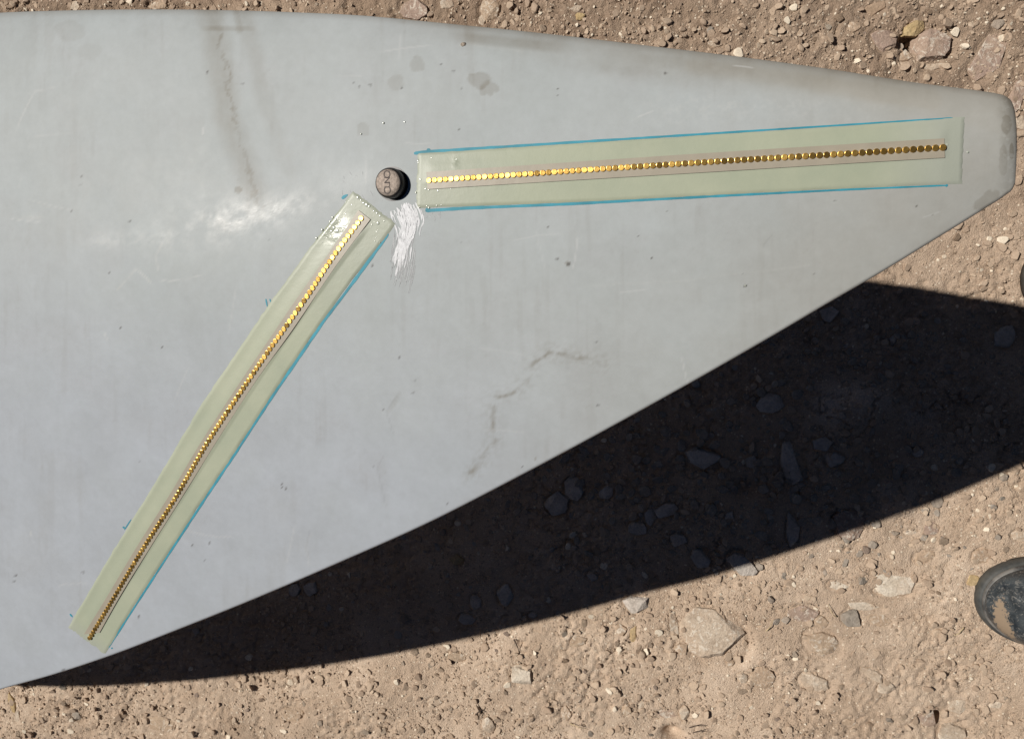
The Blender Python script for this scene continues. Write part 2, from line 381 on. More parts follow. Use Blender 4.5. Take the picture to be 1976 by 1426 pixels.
LMF = [lm_frame(*l[:5]) for l in LM]
# soil gathers up against the bigger stones, leaving a crack on some sides; pits beside the leaning stones
fine = (np.abs(GXg) < 2) & (np.abs(GYg) < 2)
def local(cx, cy, r):
    i0, i1 = np.searchsorted(xs, [cx - r, cx + r]); j0, j1 = np.searchsorted(ys, [cy - r, cy + r]); return slice(i0, i1), slice(j0, j1)
for (cx, cy, a, b, an) in LMF:
    sl_ = local(cx, cy, 0.09 + a)
    dx, dy = GXg[sl_] - cx, GYg[sl_] - cy
    u = (dx * math.cos(an) + dy * math.sin(an)) / (a / 2); v = (-dx * math.sin(an) + dy * math.cos(an)) / (b / 2)
    r = np.sqrt(u * u + v * v)
    ins = sstep(1.25, 0.95, r); mz = float(GZ[sl_][r < 1.3].mean()) if (r < 1.3).any() else 0; GZ[sl_] = GZ[sl_] * (1 - ins) + (mz - .002) * ins
    GZ[sl_] -= 0.004 * np.exp(-((r - 1.03) / 0.10) ** 2) * sstep(0.4, 0.7, fbm(GXg[sl_], GYg[sl_], 40, 2, 51)) * min(1, a / 0.03)
for px, py, r, d in ((1762, 76, .012, .03), (1812, 1391, .010, .022), (1297, 1418, .014, .02), (1005, 1239, .006, .008), (1440, 940, .02, .012), (155, 1385, .007, .012)):
    g = ground_at(px, py); sl_ = local(g[0], g[1], r * 4)
    q = np.hypot(GXg[sl_] - g[0], (GYg[sl_] - g[1]) * 1.3); GZ[sl_] -= d * np.exp(-(q / r) ** 2.5)
for px, py, rx, ry, h in ((1640, 780, .045, .03, .016), (1720, 960, .03, .02, .01), (1500, 1420, .1, .04, .006), (700, 1330, .12, .03, .005)):
    g = ground_at(px, py); sl_ = local(g[0], g[1], 0.3)
    GZ[sl_] += h * np.exp(-((GXg[sl_] - g[0]) / rx) ** 2 - ((GYg[sl_] - g[1]) / ry) ** 2)
def gz_at(x, y):
    i = min(max(np.searchsorted(xs, x), 1), len(xs) - 2); j = min(max(np.searchsorted(ys, y), 1), len(ys) - 2)
    return float(GZ[i - 1:i + 2, j - 1:j + 2].mean())
V = np.stack([GXg, GYg, GZ], -1).reshape(-1, 3)
me = mesh_np('ground', V, grid_faces(len(xs), len(ys)))
_px, _py = project(V * np.array([1, 1, 0]) + 0)
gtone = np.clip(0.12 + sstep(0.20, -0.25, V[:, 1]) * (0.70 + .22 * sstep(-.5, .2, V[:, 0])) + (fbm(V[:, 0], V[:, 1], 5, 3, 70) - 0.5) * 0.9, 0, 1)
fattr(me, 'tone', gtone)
dst = np.zeros(len(V))
for (qx_, qy_, rx_, ry_, am_) in ((1640, 780, .045, .03, 1.), (1725, 960, .028, .02, .6), (1765, 800, .03, .014, .6), (1640, 640, .02, .03, .5), (960, 640, .1, .1, 0)):
    g_ = ground_at(qx_, qy_); dst = np.maximum(dst, am_ * np.exp(-((V[:, 0] - g_[0]) / rx_) ** 2 - ((V[:, 1] - g_[1]) / ry_) ** 2) * (.3 + 1.0 * fbm(V[:, 0], V[:, 1], 50, 3, 8)))
fattr(me, 'dust', dst)
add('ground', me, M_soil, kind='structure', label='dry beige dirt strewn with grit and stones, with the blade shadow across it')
del V

# ------------------------------------------------------------------ stones
def ico(sub):
    t = (1 + 5 ** .5) / 2
    v = [(-1, t, 0), (1, t, 0), (-1, -t, 0), (1, -t, 0), (0, -1, t), (0, 1, t), (0, -1, -t), (0, 1, -t), (t, 0, -1), (t, 0, 1), (-t, 0, -1), (-t, 0, 1)]
    f = [(0, 11, 5), (0, 5, 1), (0, 1, 7), (0, 7, 10), (0, 10, 11), (1, 5, 9), (5, 11, 4), (11, 10, 2), (10, 7, 6), (7, 1, 8), (3, 9, 4), (3, 4, 2), (3, 2, 6), (3, 6, 8), (3, 8, 9), (4, 9, 5), (2, 4, 11), (6, 2, 10), (8, 6, 7), (9, 8, 1)]
    v = [np.array(a) / np.linalg.norm(a) for a in v]
    for _ in range(sub):
        c = {}; nf = []
        def mid(a, b):
            k = (min(a, b), max(a, b))
            if k not in c: m = v[a] + v[b]; v.append(m / np.linalg.norm(m)); c[k] = len(v) - 1
            return c[k]
        for a, b, d in f:
            x, y, z = mid(a, b), mid(b, d), mid(d, a); nf += [(a, x, z), (b, y, x), (d, z, y), (x, y, z)]
        f = nf
    return np.array(v), np.array(f)
ICO = [ico(i) for i in range(5)]
def rock(sub, seed, facets=9, bite=0.28, rough=0.03, poly=None):
    r = np.random.default_rng(seed); v, f = ICO[sub]; v = v * 1.25
    k = r.integers(5, 8); a0 = r.uniform(0, 6.28); P = []
    if poly is not None:
        q = np.array(poly, float); q -= (q.max(0) + q.min(0)) / 2; q /= np.abs(q).max(0); q[:, 1] *= -1; v *= 1.25
        for i in range(len(q)):
            p0, p1 = q[i], q[(i + 1) % len(q)]; e = p1 - p0; n = np.array([e[1], -e[0]]); n /= np.linalg.norm(n)
            if n @ p0 < 0: n = -n
            P.append((np.array([n[0], n[1], r.uniform(.02, .35)]), float(n @ p0)))
        k = 0
    for i in range(k):
        a = a0 + (i + r.uniform(-.32, .32)) * 2 * np.pi / k; P.append((np.array([math.cos(a), math.sin(a), r.uniform(-.15, .35)]), r.uniform(.66, .95)))
    P.append((np.array([r.normal() * .12, r.normal() * .12, 1.0]), r.uniform(.50, .60)))
    for i in range(r.integers(1, 4) if poly is None else 1):
        a = r.uniform(0, 6.28); P.append((np.array([math.cos(a), math.sin(a), r.uniform(.8, 1.6)]), r.uniform(.62, .82)))
    for n, d in P:
        n = n / np.linalg.norm(n); s = v @ n - d; m = s > 0; v[m] -= n * s[m, None] * 0.985
    if rough:
        q = fbm(v[:, 0] * 3 + seed, v[:, 1] * 3 + v[:, 2] * 5, 1.6, 4, seed % 7) - 0.5
        v *= (1 + q * rough * 5)[:, None]
    v[:, :2] -= (v[:, :2].max(0) + v[:, :2].min(0)) / 2; v[:, :2] /= np.abs(v[:, :2]).max(0)
    v[:, 2] /= np.abs(v[:, 2]).max()
    return v, f
def stone_obj(x, y, a, b, ang, proud, tone, label, seed, name='stone', sub=3, group=None, base=None, poly=None):
    v, f = rock(sub, seed, 9, 0.3, 0.030 if sub > 2 else .02, poly)
    hgt = min(a, b) * (0.10 + 0.52 * proud); a *= 1.06; b *= 1.06
    v = v * np.array([a / 2, b / 2, hgt])
    me = mesh_np(name, v, f, True)
    try: me.set_sharp_from_angle(angle=math.radians(38))
    except Exception: pass
    o = add(name, me, STONE[tone], label=label, cat='stone', group=group)
    z = base if base is not None else gz_at(x, y)
    o.location = (x, y, z + hgt * (proud * 0.9 - 0.45))
    o.rotation_euler = (random.uniform(-.05, .05), random.uniform(-.05, .05), ang)
    return o
POLY = {(1378,1230): [(1310,1205),(1340,1178),(1385,1180),(1442,1222),(1449,1240),(1428,1262),(1402,1268),(1384,1288),(1330,1265),(1314,1235)],
 (1355,886): [(1322,872),(1338,860),(1392,880),(1386,895),(1359,919),(1332,902)],
 (1527,893): [(1503,852),(1516,852),(1530,872),(1553,926),(1545,934),(1528,941),(1508,925),(1500,885)],
 (1806,84): [(1776,62),(1797,50),(1812,58),(1841,70),(1838,98),(1822,117),(1776,119),(1772,92)],
 (1432,1086): [(1400,1076),(1418,1062),(1440,1066),(1467,1100),(1462,1109),(1430,1112)],
 (1722,1124): [(1678,1104),(1736,1098),(1772,1118),(1765,1142),(1712,1156),(1688,1146)],
 (1352,1078): [(1333,1055),(1348,1056),(1372,1082),(1368,1096),(1345,1100),(1330,1080)],
 (1586,1243): [(1550,1224),(1580,1212),(1602,1222),(1612,1238),(1600,1258),(1580,1268),(1562,1250)],
 (1007,1296): [(988,1280),(1004,1276),(1026,1280),(1028,1312),(1010,1315),(988,1310)]}
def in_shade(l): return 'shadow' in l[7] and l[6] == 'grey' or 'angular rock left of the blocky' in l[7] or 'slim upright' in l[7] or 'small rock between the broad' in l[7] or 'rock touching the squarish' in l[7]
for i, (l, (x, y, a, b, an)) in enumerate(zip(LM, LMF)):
    if in_shade(l): l = l[:5] + (max(l[5], .62), 'shade_grey', l[7])  # stones lying in the shadow take the lightened grey copy
    pl = POLY.get((l[0], l[1]))
    if pl: an = 0.0
    big = max(l[2], l[3]) > 40
    nm_ = {'dirt': 'dirt_clod'}.get(l[6], 'stone') if max(l[2], l[3]) > 28 else 'pebble'
    stone_obj(x, y, a, b, an, l[5], l[6], l[7], 100 + i * 7, nm_, 4 if big else 3, 'loose stones on the dirt', poly=pl)

# ------------------------------------------------------------------ blade
up = [(-60, 33), (0, 28), (120, 23.5), (250, 21.5), (350, 21.5), (450, 23), (575, 27), (700, 33), (800, 42), (900, 52), (1000, 62), (1100, 73), (1250, 91), (1400, 109), (1600, 136), (1780, 164), (1860, 174), (1895, 179), (1920, 183), (1938, 189), (1948, 198), (1953, 210)]
lo = [(-60, 1350), (0, 1330), (100, 1302), (215, 1264), (350, 1212), (480, 1160), (660, 1083), (830, 1007), (1000, 920), (1250, 785), (1500, 643), (1600, 584), (1700, 526), (1800, 465), (1900, 403), (1940, 377), (1952, 367), (1957, 358)]
def onblade(px, py):
    v = np.array([(px - CX) / F, (py - CY) / F, 1.0]); d = PD / (v @ np.array([NX, NY, 1.0])); return CAM + WR @ (v * d)
def crom(pts, x):
    P = np.array(pts, float); X, Y = P[:, 0], P[:, 1]; m = np.gradient(Y, X)
    i = np.clip(np.searchsorted(X, x) - 1, 0, len(X) - 2); h = X[i + 1] - X[i]; t = np.clip((x - X[i]) / h, 0, 1)
    return (2*t**3 - 3*t**2 + 1) * Y[i] + (t**3 - 2*t**2 + t) * h * m[i] + (-2*t**3 + 3*t**2) * Y[i+1] + (t**3 - t**2) * h * m[i+1]
pxs = np.concatenate([np.arange(-60, 1900, 3.6), np.arange(1900, 1954, 1.5), [1954.5, 1955.5, 1956.2, 1956.8]])
LE = np.array([onblade(x, crom(up, min(x, 1953)) + (max(0, x - 1953) * 8 if x > 1953 else 0)) for x in pxs])
TE = np.array([onblade(x, crom(lo, x)) for x in pxs])
def extend(W, curv, q0, q1):
    d = onblade(*q1) - onblade(*q0); d = d / np.linalg.norm(d[:2]); t = np.linspace(1.5, 0.03, 40)[:, None]
    E = W[0] - d * t; E[:, 1] -= curv * t[:, 0] ** 2; return np.vstack([E, W])
LE = extend(LE, 0.0, (0, 28), (450, 23)); TE = extend(TE, -0.15, (0, 1330), (480, 1160))
chord = np.linalg.norm(LE - TE, axis=1); NS = len(LE)
tipd = np.abs(LE[-1, 0] + 0.0005 - (LE[:, 0]))
tipf = np.sqrt(np.clip(1 - (1 - np.clip(tipd / 0.010, 0, 1)) ** 2, 0, 1))
T = (0.0035 + 0.033 * chord) * (0.15 + 0.85 * tipf)
NT_ = 360
tt = np.concatenate([np.linspace(0, 1, 26)[:-1] ** 2 * 0.03, np.linspace(0.03, 0.985, NT_ - 34), np.linspace(0.985, 1, 10)[1:]])
def prof(t): return 5 * (0.2969 * np.sqrt(t) - 0.126 * t - 0.3516 * t**2 + 0.2843 * t**3 - 0.1036 * t**4) / 0.5
p = prof(tt)
EDGE = 0.0016
top = LE[:, None, :] * (1 - tt)[None, :, None] + TE[:, None, :] * tt[None, :, None]
# softened trailing lip
lip = EDGE * np.sqrt(np.clip(1 - (1 - np.clip((1 - tt[None, :]) * chord[:, None] / 0.002, 0, 1)) ** 2, 0, 1)) * (0.4 + 0.6 * tipf[:, None])
top[..., 2] += T[:, None] * p[None, :] + lip
bt = np.array([1.0, 0.997, 0.97, 0.9, 0.75, 0.5, 0.3, 0.15, 0.06, 0.02, 0.005, 0.0])
bot = LE[:, None, :] * (1 - bt)[None, :, None] + TE[:, None, :] * bt[None, :, None]
bot[..., 2] -= 0.85 * T[:, None] * prof(bt)[None, :] + np.where(bt >= 1, 0.0006, 0.0015 * (bt > 0.02)) 
B = np.concatenate([top, bot], 1); nv = B.shape[1]
faces = grid_faces(NS, nv)[:, ::-1]
V = B.reshape(-1, 3)
me = mesh_np('blade_shell', V, faces)
PX, PY = project(V)
istop = (np.arange(len(V)) % nv) < len(tt)
nz = lambda sc, s, n=4: fbm(PX, PY, sc, n, s)
def G(cx, cy, sx, sy, ang=0):
    a = math.radians(ang); dx = PX - cx; dy = PY - cy
    u = dx * math.cos(a) + dy * math.sin(a); v = -dx * math.sin(a) + dy * math.cos(a)
    return np.exp(-(u / sx) ** 2 - (v / sy) ** 2)
def polyd(pts, wob=0.0, wsc=0.05, seed=0):
    """distance to a polyline in photo pixels and the position along it"""
    X = PX + (fbm(PX, PY, wsc, 3, seed) - .5) * wob; Y = PY + (fbm(PX, PY, wsc, 3, seed + 4) - .5) * wob
    best = np.full(len(PX), 1e9); along = np.zeros(len(PX)); L = 0; tot = sum(math.dist(pts[i], pts[i+1]) for i in range(len(pts) - 1))
    for i in range(len(pts) - 1):
        (ax, ay), (bx, by) = pts[i], pts[i + 1]; l2 = (bx-ax)**2 + (by-ay)**2
        t = np.clip(((X - ax) * (bx - ax) + (Y - ay) * (by - ay)) / l2, 0, 1)
        d = np.hypot(X - ax - t * (bx - ax), Y - ay - t * (by - ay)); m = d < best
        best = np.where(m, d, best); along = np.where(m, (L + t * l2 ** .5) / tot, along); L += l2 ** .5
    return best, along
n_a = nz(0.012, 40); n_b = nz(0.05, 44); n_c = nz(0.16, 48, 3); st = np.clip
# brown-grey run-down bands
d1, a1 = polyd([(402, 15), (412, 60), (428, 150), (440, 230), (466, 300), (485, 350), (503, 400)], 10, 0.03, 2)
band = sstep(40, 4, d1) * (0.58 - 0.15 * a1) * sstep(1.02, 0.9, a1)
d2, a2 = polyd([(472, 15), (488, 90), (505, 170), (530, 260), (560, 330)], 8, 0.03, 5)
band += sstep(26, 3, d2) * 0.34 * (1 - 0.6 * a2)
band += sstep(7, 2, np.abs(PY - 56 - 3 * (n_b - .5))) * sstep(385, 400, PX) * sstep(500, 470, PX) * 0.45
band += sstep(9, 3, polyd([(455, 20), (462, 60)], 4, .05, 3)[0]) * .4
dcr, acr = polyd([(428, 60), (424, 90), (436, 115), (441, 150), (440, 185), (452, 225), (458, 258), (467, 280), (477, 310), (484, 345), (492, 375), (510, 402)], 22, 0.10, 8)
crack = sstep(4.5, 0.8, dcr) * (0.35 + 0.9 * n_c) * sstep(0.25, 0.5, n_b + .12)
dirt = band * (0.25 + 0.6 * n_b + .35 * fbm(PX, PY * .15, .12, 3, 91)) + crack * 0.45
# grime along the leading edge
led = PY - crom(up, np.clip(PX, -60, 1950))
dirt += sstep(55, 0, led) * sstep(700, 1000, PX) * 0.42 * (0.45 + n_a)
dirt += sstep(12, 0, led) * 0.25
dirt += sstep(16, 4, np.abs(led - 22)) * sstep(860, 920, PX) * sstep(1120, 1020, PX) * 0.35
dirt += (G(1180, 135, 150, 16, 9) + G(1400, 140, 180, 22, 8)) * 0.30 * (0.3 + n_b)
# spots
def blot(cx, cy, sx, sy, amt, s=0, ang=0):
    return amt * sstep(0.42, 0.55, G(cx, cy, sx, sy, ang) * (0.55 + 0.9 * fbm(PX, PY, 0.07, 3, 60 + s)))
dirt += blot(925, 155, 24, 20, .38, 1) + blot(943, 172, 22, 18, .35, 2) + blot(805, 126, 15, 20, .28, 3) + blot(764, 160, 18, 22, .24, 4)
dirt += blot(700, 252, 14, 16, .25, 5) + blot(460, 367, 8, 8, .6, 6) + blot(1033, 885, 4, 4, .5, 7) + blot(1095, 508, 5, 5, .5, 8) + blot(135, 60, 34, 24, .14, 9) + blot(172, 100, 30, 20, .12, 10)
# water-mark outline and smears low on the blade
d3, a3 = polyd([(905, 915), (935, 885), (958, 850), (953, 800), (955, 765), (990, 757), (1018, 735), (1030, 700), (1060, 684), (1105, 690), (1165, 694)], 16, 0.03, 12)
dirt += sstep(7.5, .5, d3) * 0.62 * sstep(.28, .66, n_b)  * sstep(1.02, 0.85, a3)
dirt += sstep(34, 2, d3) * 0.20 * sstep(.35, .7, n_c)
dirt += sstep(0.35, 1, G(915, 905, 40, 18, -50)) * 0.25 * n_c + sstep(.3, 1, G(740, 930, 14, 90, -6)) * .16 * n_c + sstep(.3, 1, G(762, 775, 7, 30, 30)) * .2
# tip grime
tipx = 1957 - PX
dirt += sstep(34, 0, tipx - 30 * (n_b - .4)) * 0.34 * sstep(.35, .6, n_c + .15) + blot(1942, 240, 12, 22, .5, 12) + blot(1905, 385, 34, 16, .42, 13, -35) + blot(1935, 312, 10, 36, .34, 14) + blot(1952, 292, 5, 18, .5, 15)
dirt += sstep(30, 0, crom(lo, np.clip(PX, -60, 1957)) - PY) * sstep(1500, 1850, PX) * 0.22 * n_b
warm = st(sstep(1250, 1900, PX) * 0.62 + sstep(90, 10, led) * sstep(850, 1500, PX) * 0.5 + sstep(520, 0, crom(lo, np.clip(PX, -60, 1957)) - PY) * sstep(700, 1400, PX) * 0.32 + (n_a - .5) * 0.35, 0, 1) * 0.85 + band * .25
d4, _ = polyd([(1340, 128), (1560, 160), (1800, 195)], 10, .02, 3)
warm = st(warm + sstep(26, 4, d4) * .3, 0, 1)
sky_tint = st(sstep(-80, 500, PY - 380 - 0.2 * PX) * sstep(1500, 900, PX) + (n_a - .5) * .5, 0, 1)  # bluish sky reflection painted into the lower blade's colour
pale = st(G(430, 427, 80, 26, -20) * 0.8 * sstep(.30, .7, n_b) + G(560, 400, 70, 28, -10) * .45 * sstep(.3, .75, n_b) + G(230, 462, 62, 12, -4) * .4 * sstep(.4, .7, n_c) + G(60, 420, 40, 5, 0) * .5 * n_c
     + G(1480, 205, 240, 26, 3) * sstep(.45, .75, n_c) * .25 + G(1290, 225, 80, 30, 0) * sstep(.4, .8, n_c) * .2 + G(330, 445, 8, 28, 12) * .6 * n_c + blot(60, 1030, 4, 8, .5, 20), 0, 1)  # pale residue and scuffs, plus sun glare and sheen painted as lighter colour
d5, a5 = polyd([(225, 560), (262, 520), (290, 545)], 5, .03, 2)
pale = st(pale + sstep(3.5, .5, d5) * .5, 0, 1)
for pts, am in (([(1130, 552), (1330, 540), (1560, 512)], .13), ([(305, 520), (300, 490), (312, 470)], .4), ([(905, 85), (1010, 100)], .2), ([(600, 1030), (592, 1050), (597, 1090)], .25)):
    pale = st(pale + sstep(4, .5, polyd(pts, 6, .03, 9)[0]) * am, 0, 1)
gloss = st((G(430, 432, 130, 42, -12) * .8 + G(230, 462, 70, 16, -4) * .45 + G(570, 400, 60, 26, -10) * .5 + .12) * .72 * sstep(.28, .74, n_b * .45 + n_a * .35 + n_c * .2) + G(420, 430, 330, 110, -6) * .28 + G(680, 345, 60, 35) * .35 + G(1300, 210, 250, 50) * .15, 0, 1)
dark = np.zeros(len(V))
rs = np.random.default_rng(3)
spots = [(714, 163, 1.7), (717, 168, 1.3), (1284, 142, 2.2), (155, 356, 1.5), (250, 428, 1.8), (137, 407, 1.2), (1075, 500, 2), (1097, 510, 3), (1438, 552, 2.2), (543, 934, 1.8), (545, 940, 1.4), (30, 1110, 2), (27, 1122, 1.6), (372, 1052, 1.8), (268, 1189, 2.0), (160, 1104, 1.8), (122, 1292, 2), (1060, 1280, 0), (862, 972, 1.5), (400, 140, 2), (468, 163, 1.6), (1480, 690, 2), (875, 138, 1.7), (850, 125, 1.5), (775, 170, 1.5), (620, 1050, 0), (1730, 318, 0), (1150, 660, 1.5), (770, 690, 1.6), (800, 735, 1.4)]
spots += [(rs.uniform(0, 1850), rs.uniform(60, 1250), rs.uniform(.9, 1.9)) for _ in range(50)]
for sx_, sy_, r_ in spots:
    if r_ > 0: dark = np.maximum(dark, 0.75 * sstep(r_ * 1.9, r_ * .5, np.hypot(PX - sx_, PY - sy_)))
for pts in ([(760, 835), (745, 795), (765, 765)], [(740, 880), (728, 900), (745, 975)], [(1472, 475), (1490, 455)], [(596, 1025), (590, 1060), (596, 1072)]):
    dark = np.maximum(dark, .09 * sstep(2.6, .6, polyd(pts, 5, .03, 6)[0]))
scr = np.zeros(len(V)); rs2 = np.random.default_rng(21)
for k in range(46):
    x_, y_ = rs2.uniform(20, 1850), rs2.uniform(60, 1200); a_ = rs2.choice([rs2.normal(-.1, .25), rs2.normal(1.7, .25)]); L_ = rs2.uniform(15, 110)
    m_ = (np.abs(PX - x_) < L_ + 8) & (np.abs(PY - y_) < L_ + 8) & istop
    if not m_.any(): continue
    dx_, dy_ = PX[m_] - x_, PY[m_] - y_; u_ = dx_ * math.cos(a_) + dy_ * math.sin(a_); v_ = -dx_ * math.sin(a_) + dy_ * math.cos(a_) + .0018 * u_ ** 2 * rs2.normal()
    scr[m_] = np.maximum(scr[m_], rs2.uniform(.2, .8) * sstep(2.4, .4, np.abs(v_)) * sstep(L_ / 2, L_ / 3, np.abs(u_)))
runs = fbm(PX, PY * .06, .09, 3, 90)                      # faint rain runs down the panel
dirt += sstep(.60, .78, runs) * .10 * sstep(.35, .7, n_a) + st(n_c - .62, 0, 1) * .35 * sstep(.5, .7, n_a)
for nm_, a in (('scratch', scr), ('dirt', st(dirt, 0, 1)), ('warm', warm), ('pale', pale), ('gloss', gloss), ('dark', dark), ('sky_tint', sky_tint)):
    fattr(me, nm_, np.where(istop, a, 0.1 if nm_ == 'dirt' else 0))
bc = LE[len(LE) // 2]
blade = bpy.data.objects.new('wind_turbine_blade', None); COL.objects.link(blade)
blade['label'] = 'pale grey wind turbine blade tip with two rows of gold discs, above the dirt'
blade['category'] = 'turbine blade'
shell = add('blade_shell', me, M_blade, blade)
sub_idx = me
bvh = BVHTree.FromPolygons([tuple(v) for v in V.tolist()], faces.tolist())
def hit(px, py, off=0.0):
    r = Vector(ray(px, py)).normalized(); loc, n, i, d = bvh.ray_cast(Vector(CAM), r)
    if loc is None: loc = Vector(onblade(px, py)); n = Vector((0, 0, 1))
    if n.z < 0: n = -n
    return np.array(loc + n * off), np.array(n)

# ------------------------------------------------------------------ diverter strips
def resample(pts, n):
    P = np.array(pts, float); s = np.concatenate([[0], np.cumsum(np.linalg.norm(np.diff(P, axis=0), axis=1))])
    m = np.gradient(P, s, axis=0) if len(P) > 2 else np.gradient(P, s, axis=0)
    q = np.linspace(0, s[-1], n); i = np.clip(np.searchsorted(s, q) - 1, 0, len(s) - 2); h = (s[i+1] - s[i])[:, None]; t = ((q - s[i]) / h[:, 0])[:, None]
    return (2*t**3 - 3*t**2 + 1) * P[i] + (t**3 - 2*t**2 + t) * h * m[i] + (-2*t**3 + 3*t**2) * P[i+1] + (t**3 - t**2) * h * m[i+1]
def ribbon(name, A, Bp, nl, nw, hfun, mat, parent, attrs=None, jag=0, endjag=0, seed=0, skirt=True):
    """sheet between two photo-pixel polylines, laid on the blade surface, with its own thickness"""
    a = resample(A, nl); b = resample(Bp, nl); W = np.linspace(0, 1, nw); r = np.random.default_rng(seed)
    vs = []; PA = []
    for i in range(nl):
        for j, w_ in enumerate(W):
            u = i / (nl - 1); q = a[i] * (1 - w_) + b[i] * w_
            ax = (a[min(i+1, nl-1)] - a[max(i-1, 0)]); ax = ax / np.linalg.norm(ax)
            if jag and j in (0, nw - 1):
                cr_ = (b[i] - a[i]) / np.linalg.norm(b[i] - a[i]); q = q + cr_ * (fbm(i * .9, 3 + j, .35, 2, seed) - .5) * jag
            if endjag and i in (0, nl - 1): q = q + ax * (fbm(j * 1.7, i, .5, 2, seed + 3) - .5) * endjag
            pt, nn = hit(*q); h = hfun(u, w_)
            if skirt and (i in (0, nl - 1) or j in (0, nw - 1)): h = 0.00003
            vs.append(pt + nn * h); PA.append((q[0], q[1], u, w_))
    me = mesh_np(name, np.array(vs), grid_faces(nl, nw))
    if me.polygons[0].normal.z < 0: me.flip_normals()
    PA = np.array(PA)
    if attrs:
        for k, fn in attrs.items(): fattr(me, k, fn(PA[:, 0], PA[:, 1], PA[:, 2], PA[:, 3]))
    return add(name, me, mat, parent)
def disc_mesh(R, H):
    n = 18; prof_ = [(0.0, H), (0.84 * R, H), (0.94 * R, H * 0.92), (0.99 * R, H * 0.66), (R, H * 0.3), (R, -0.0003)]
    v = [(0, 0, H)]; f = []
    for r_, z in prof_[1:]:
        for k in range(n): v.append((r_ * math.cos(2*math.pi*k/n), r_ * math.sin(2*math.pi*k/n), z))
    for k in range(n): f.append((0, 1 + k, 1 + (k + 1) % n))
    for a in range(len(prof_) - 2):
        for k in range(n):
            p0 = 1 + a * n + k; p1 = 1 + a * n + (k + 1) % n; f.append((p0, p0 + n, p1 + n, p1))
    me = bpy.data.meshes.new('gold_disc'); me.from_pydata(v, [], f); me.update()
    me.polygons.foreach_set('use_smooth', [True] * len(me.polygons)); me.materials.append(M_gold)
    me.set_sharp_from_angle(angle=math.radians(11)); return me
def discs(parent, pts, pitch_px, tape_h, seed):
    P = resample(pts, 500); W = [hit(*q) for q in P]; pos = np.array([w_[0] for w_ in W]); nn = np.array([w_[1] for w_ in W])
    s = np.concatenate([[0], np.cumsum(np.linalg.norm(np.diff(pos, axis=0), axis=1))])
    step0 = pitch_px
    n = int(round(s[-1] / step0)) + 1; pitch = s[-1] / (n - 1)
    me = disc_mesh(pitch * 0.485, 0.00055); r = np.random.default_rng(seed)
    for k in range(n):
        q = k * pitch; c = np.array([np.interp(q, s, pos[:, i]) for i in range(3)]); no = np.array([np.interp(q, s, nn[:, i]) for i in range(3)]); no /= np.linalg.norm(no)
        tl = no + np.array([r.normal() * .020, r.normal() * .020, 0])
        o = bpy.data.objects.new('gold_disc', me); COL.objects.link(o); o.parent = parent
        o.matrix_local = Matrix.Translation(Vector(c + no * tape_h)) @ Vector(tl).to_track_quat('Z', 'Y').to_matrix().to_4x4() @ Matrix.Rotation(r.uniform(0, .3), 4, 'Z')
    print('discs', n, 'pitch', pitch)
def emp(name, label=None):
    o = bpy.data.objects.new(name, None); COL.objects.link(o); o.parent = blade
    if label: o['label'] = label
    return o
TAPE = 0.00098
s1 = emp('diverter_strip', 'long strip of gold discs running from the stud to the blade tip')
A1 = [(806, 296), (1100, 278), (1400, 259), (1640, 243), (1861, 226)]; B1 = [(803, 402), (1100, 391), (1400, 376), (1640, 364), (1856, 355)]
def h1(u, w_): return 0.00045 + 0.00042 * sstep(0.10, 0.32, w_) * sstep(0.60, 0.56, w_) * sstep(0.005, .03, u) * sstep(.975, .955, u) + .00004 * math.sin(u * 40) * math.sin(w_ * 5)
ribbon('resin_patch', A1, B1, 240, 30, h1, M_resin, s1, {
    'wet': lambda x, y, u, w_: sstep(0.35, 0.02, u) * .25 + sstep(.95, .97, u) * .3 + .8 * np.exp(-((x - 880) / 7) ** 2 - ((y - 316) / 14) ** 2),
    'thin': lambda x, y, u, w_: sstep(.80, 1, u) * .8 + sstep(.22, 0, u) * .45}, 2.0, 5, 1)
ribbon('backing_tape', [(824, 333), (1100, 314), (1400, 294), (1640, 279), (1821, 268)], [(826, 366), (873, 363), (1100, 349), (1400, 331), (1640, 316), (1822, 305)], 160, 8,
       lambda u, w_: TAPE + .00003 * math.sin(u * 23), M_tape, s1, skirt=False)
D1 = [(829.5, 349), (960, 340.5), (1130, 329), (1400, 311.5), (1640, 297), (1818, 285.5)]
D2 = [(698.6, 422), (638, 505), (601, 562), (565.5, 613), (527, 667), (475, 743), (400, 857), (339, 962), (277, 1059), (221, 1153), (175, 1229)]
P0, _ = hit(829.5, 349); P1, _ = hit(840.0, 348.3); pitch0 = float(np.linalg.norm(P1 - P0))
discs(s1, D1, pitch0, TAPE, 5)
s2 = emp('diverter_strip', 'strip of gold discs running down to the lower left from the stud')
A2 = [(682, 369), (642, 421), (611, 461), (571, 517), (538, 561), (460, 675), (382, 792), (305, 922), (209, 1078), (132, 1210)]
B2 = [(764, 432), (733, 474), (700, 515), (660, 568), (624, 618), (531, 754), (464, 857), (393, 962), (328, 1062), (256, 1173), (203, 1262)]
def h2(u, w_): return 0.00045 + 0.00042 * sstep(0.12, 0.38, w_) * sstep(0.66, 0.62, w_) * sstep(0.03, .07, u) * sstep(.985, .965, u) + .00004 * math.sin(u * 45) * math.sin(w_ * 5)
ribbon('resin_patch', A2, B2, 240, 30, h2, M_resin, s2, {
    'wet': lambda x, y, u, w_: np.clip(sstep(0.45, 0.06, u) * .30 + 1.2 * np.exp(-((x - 650) / 27) ** 2 - ((y - 444) / 26) ** 2) * (.45 + fbm(x, y, .14, 3, 4)), 0, 1),
    'thin': lambda x, y, u, w_: sstep(.97, 1, u) * .5 + sstep(.35, 0, u) * .5}, 3.0, 5, 2)
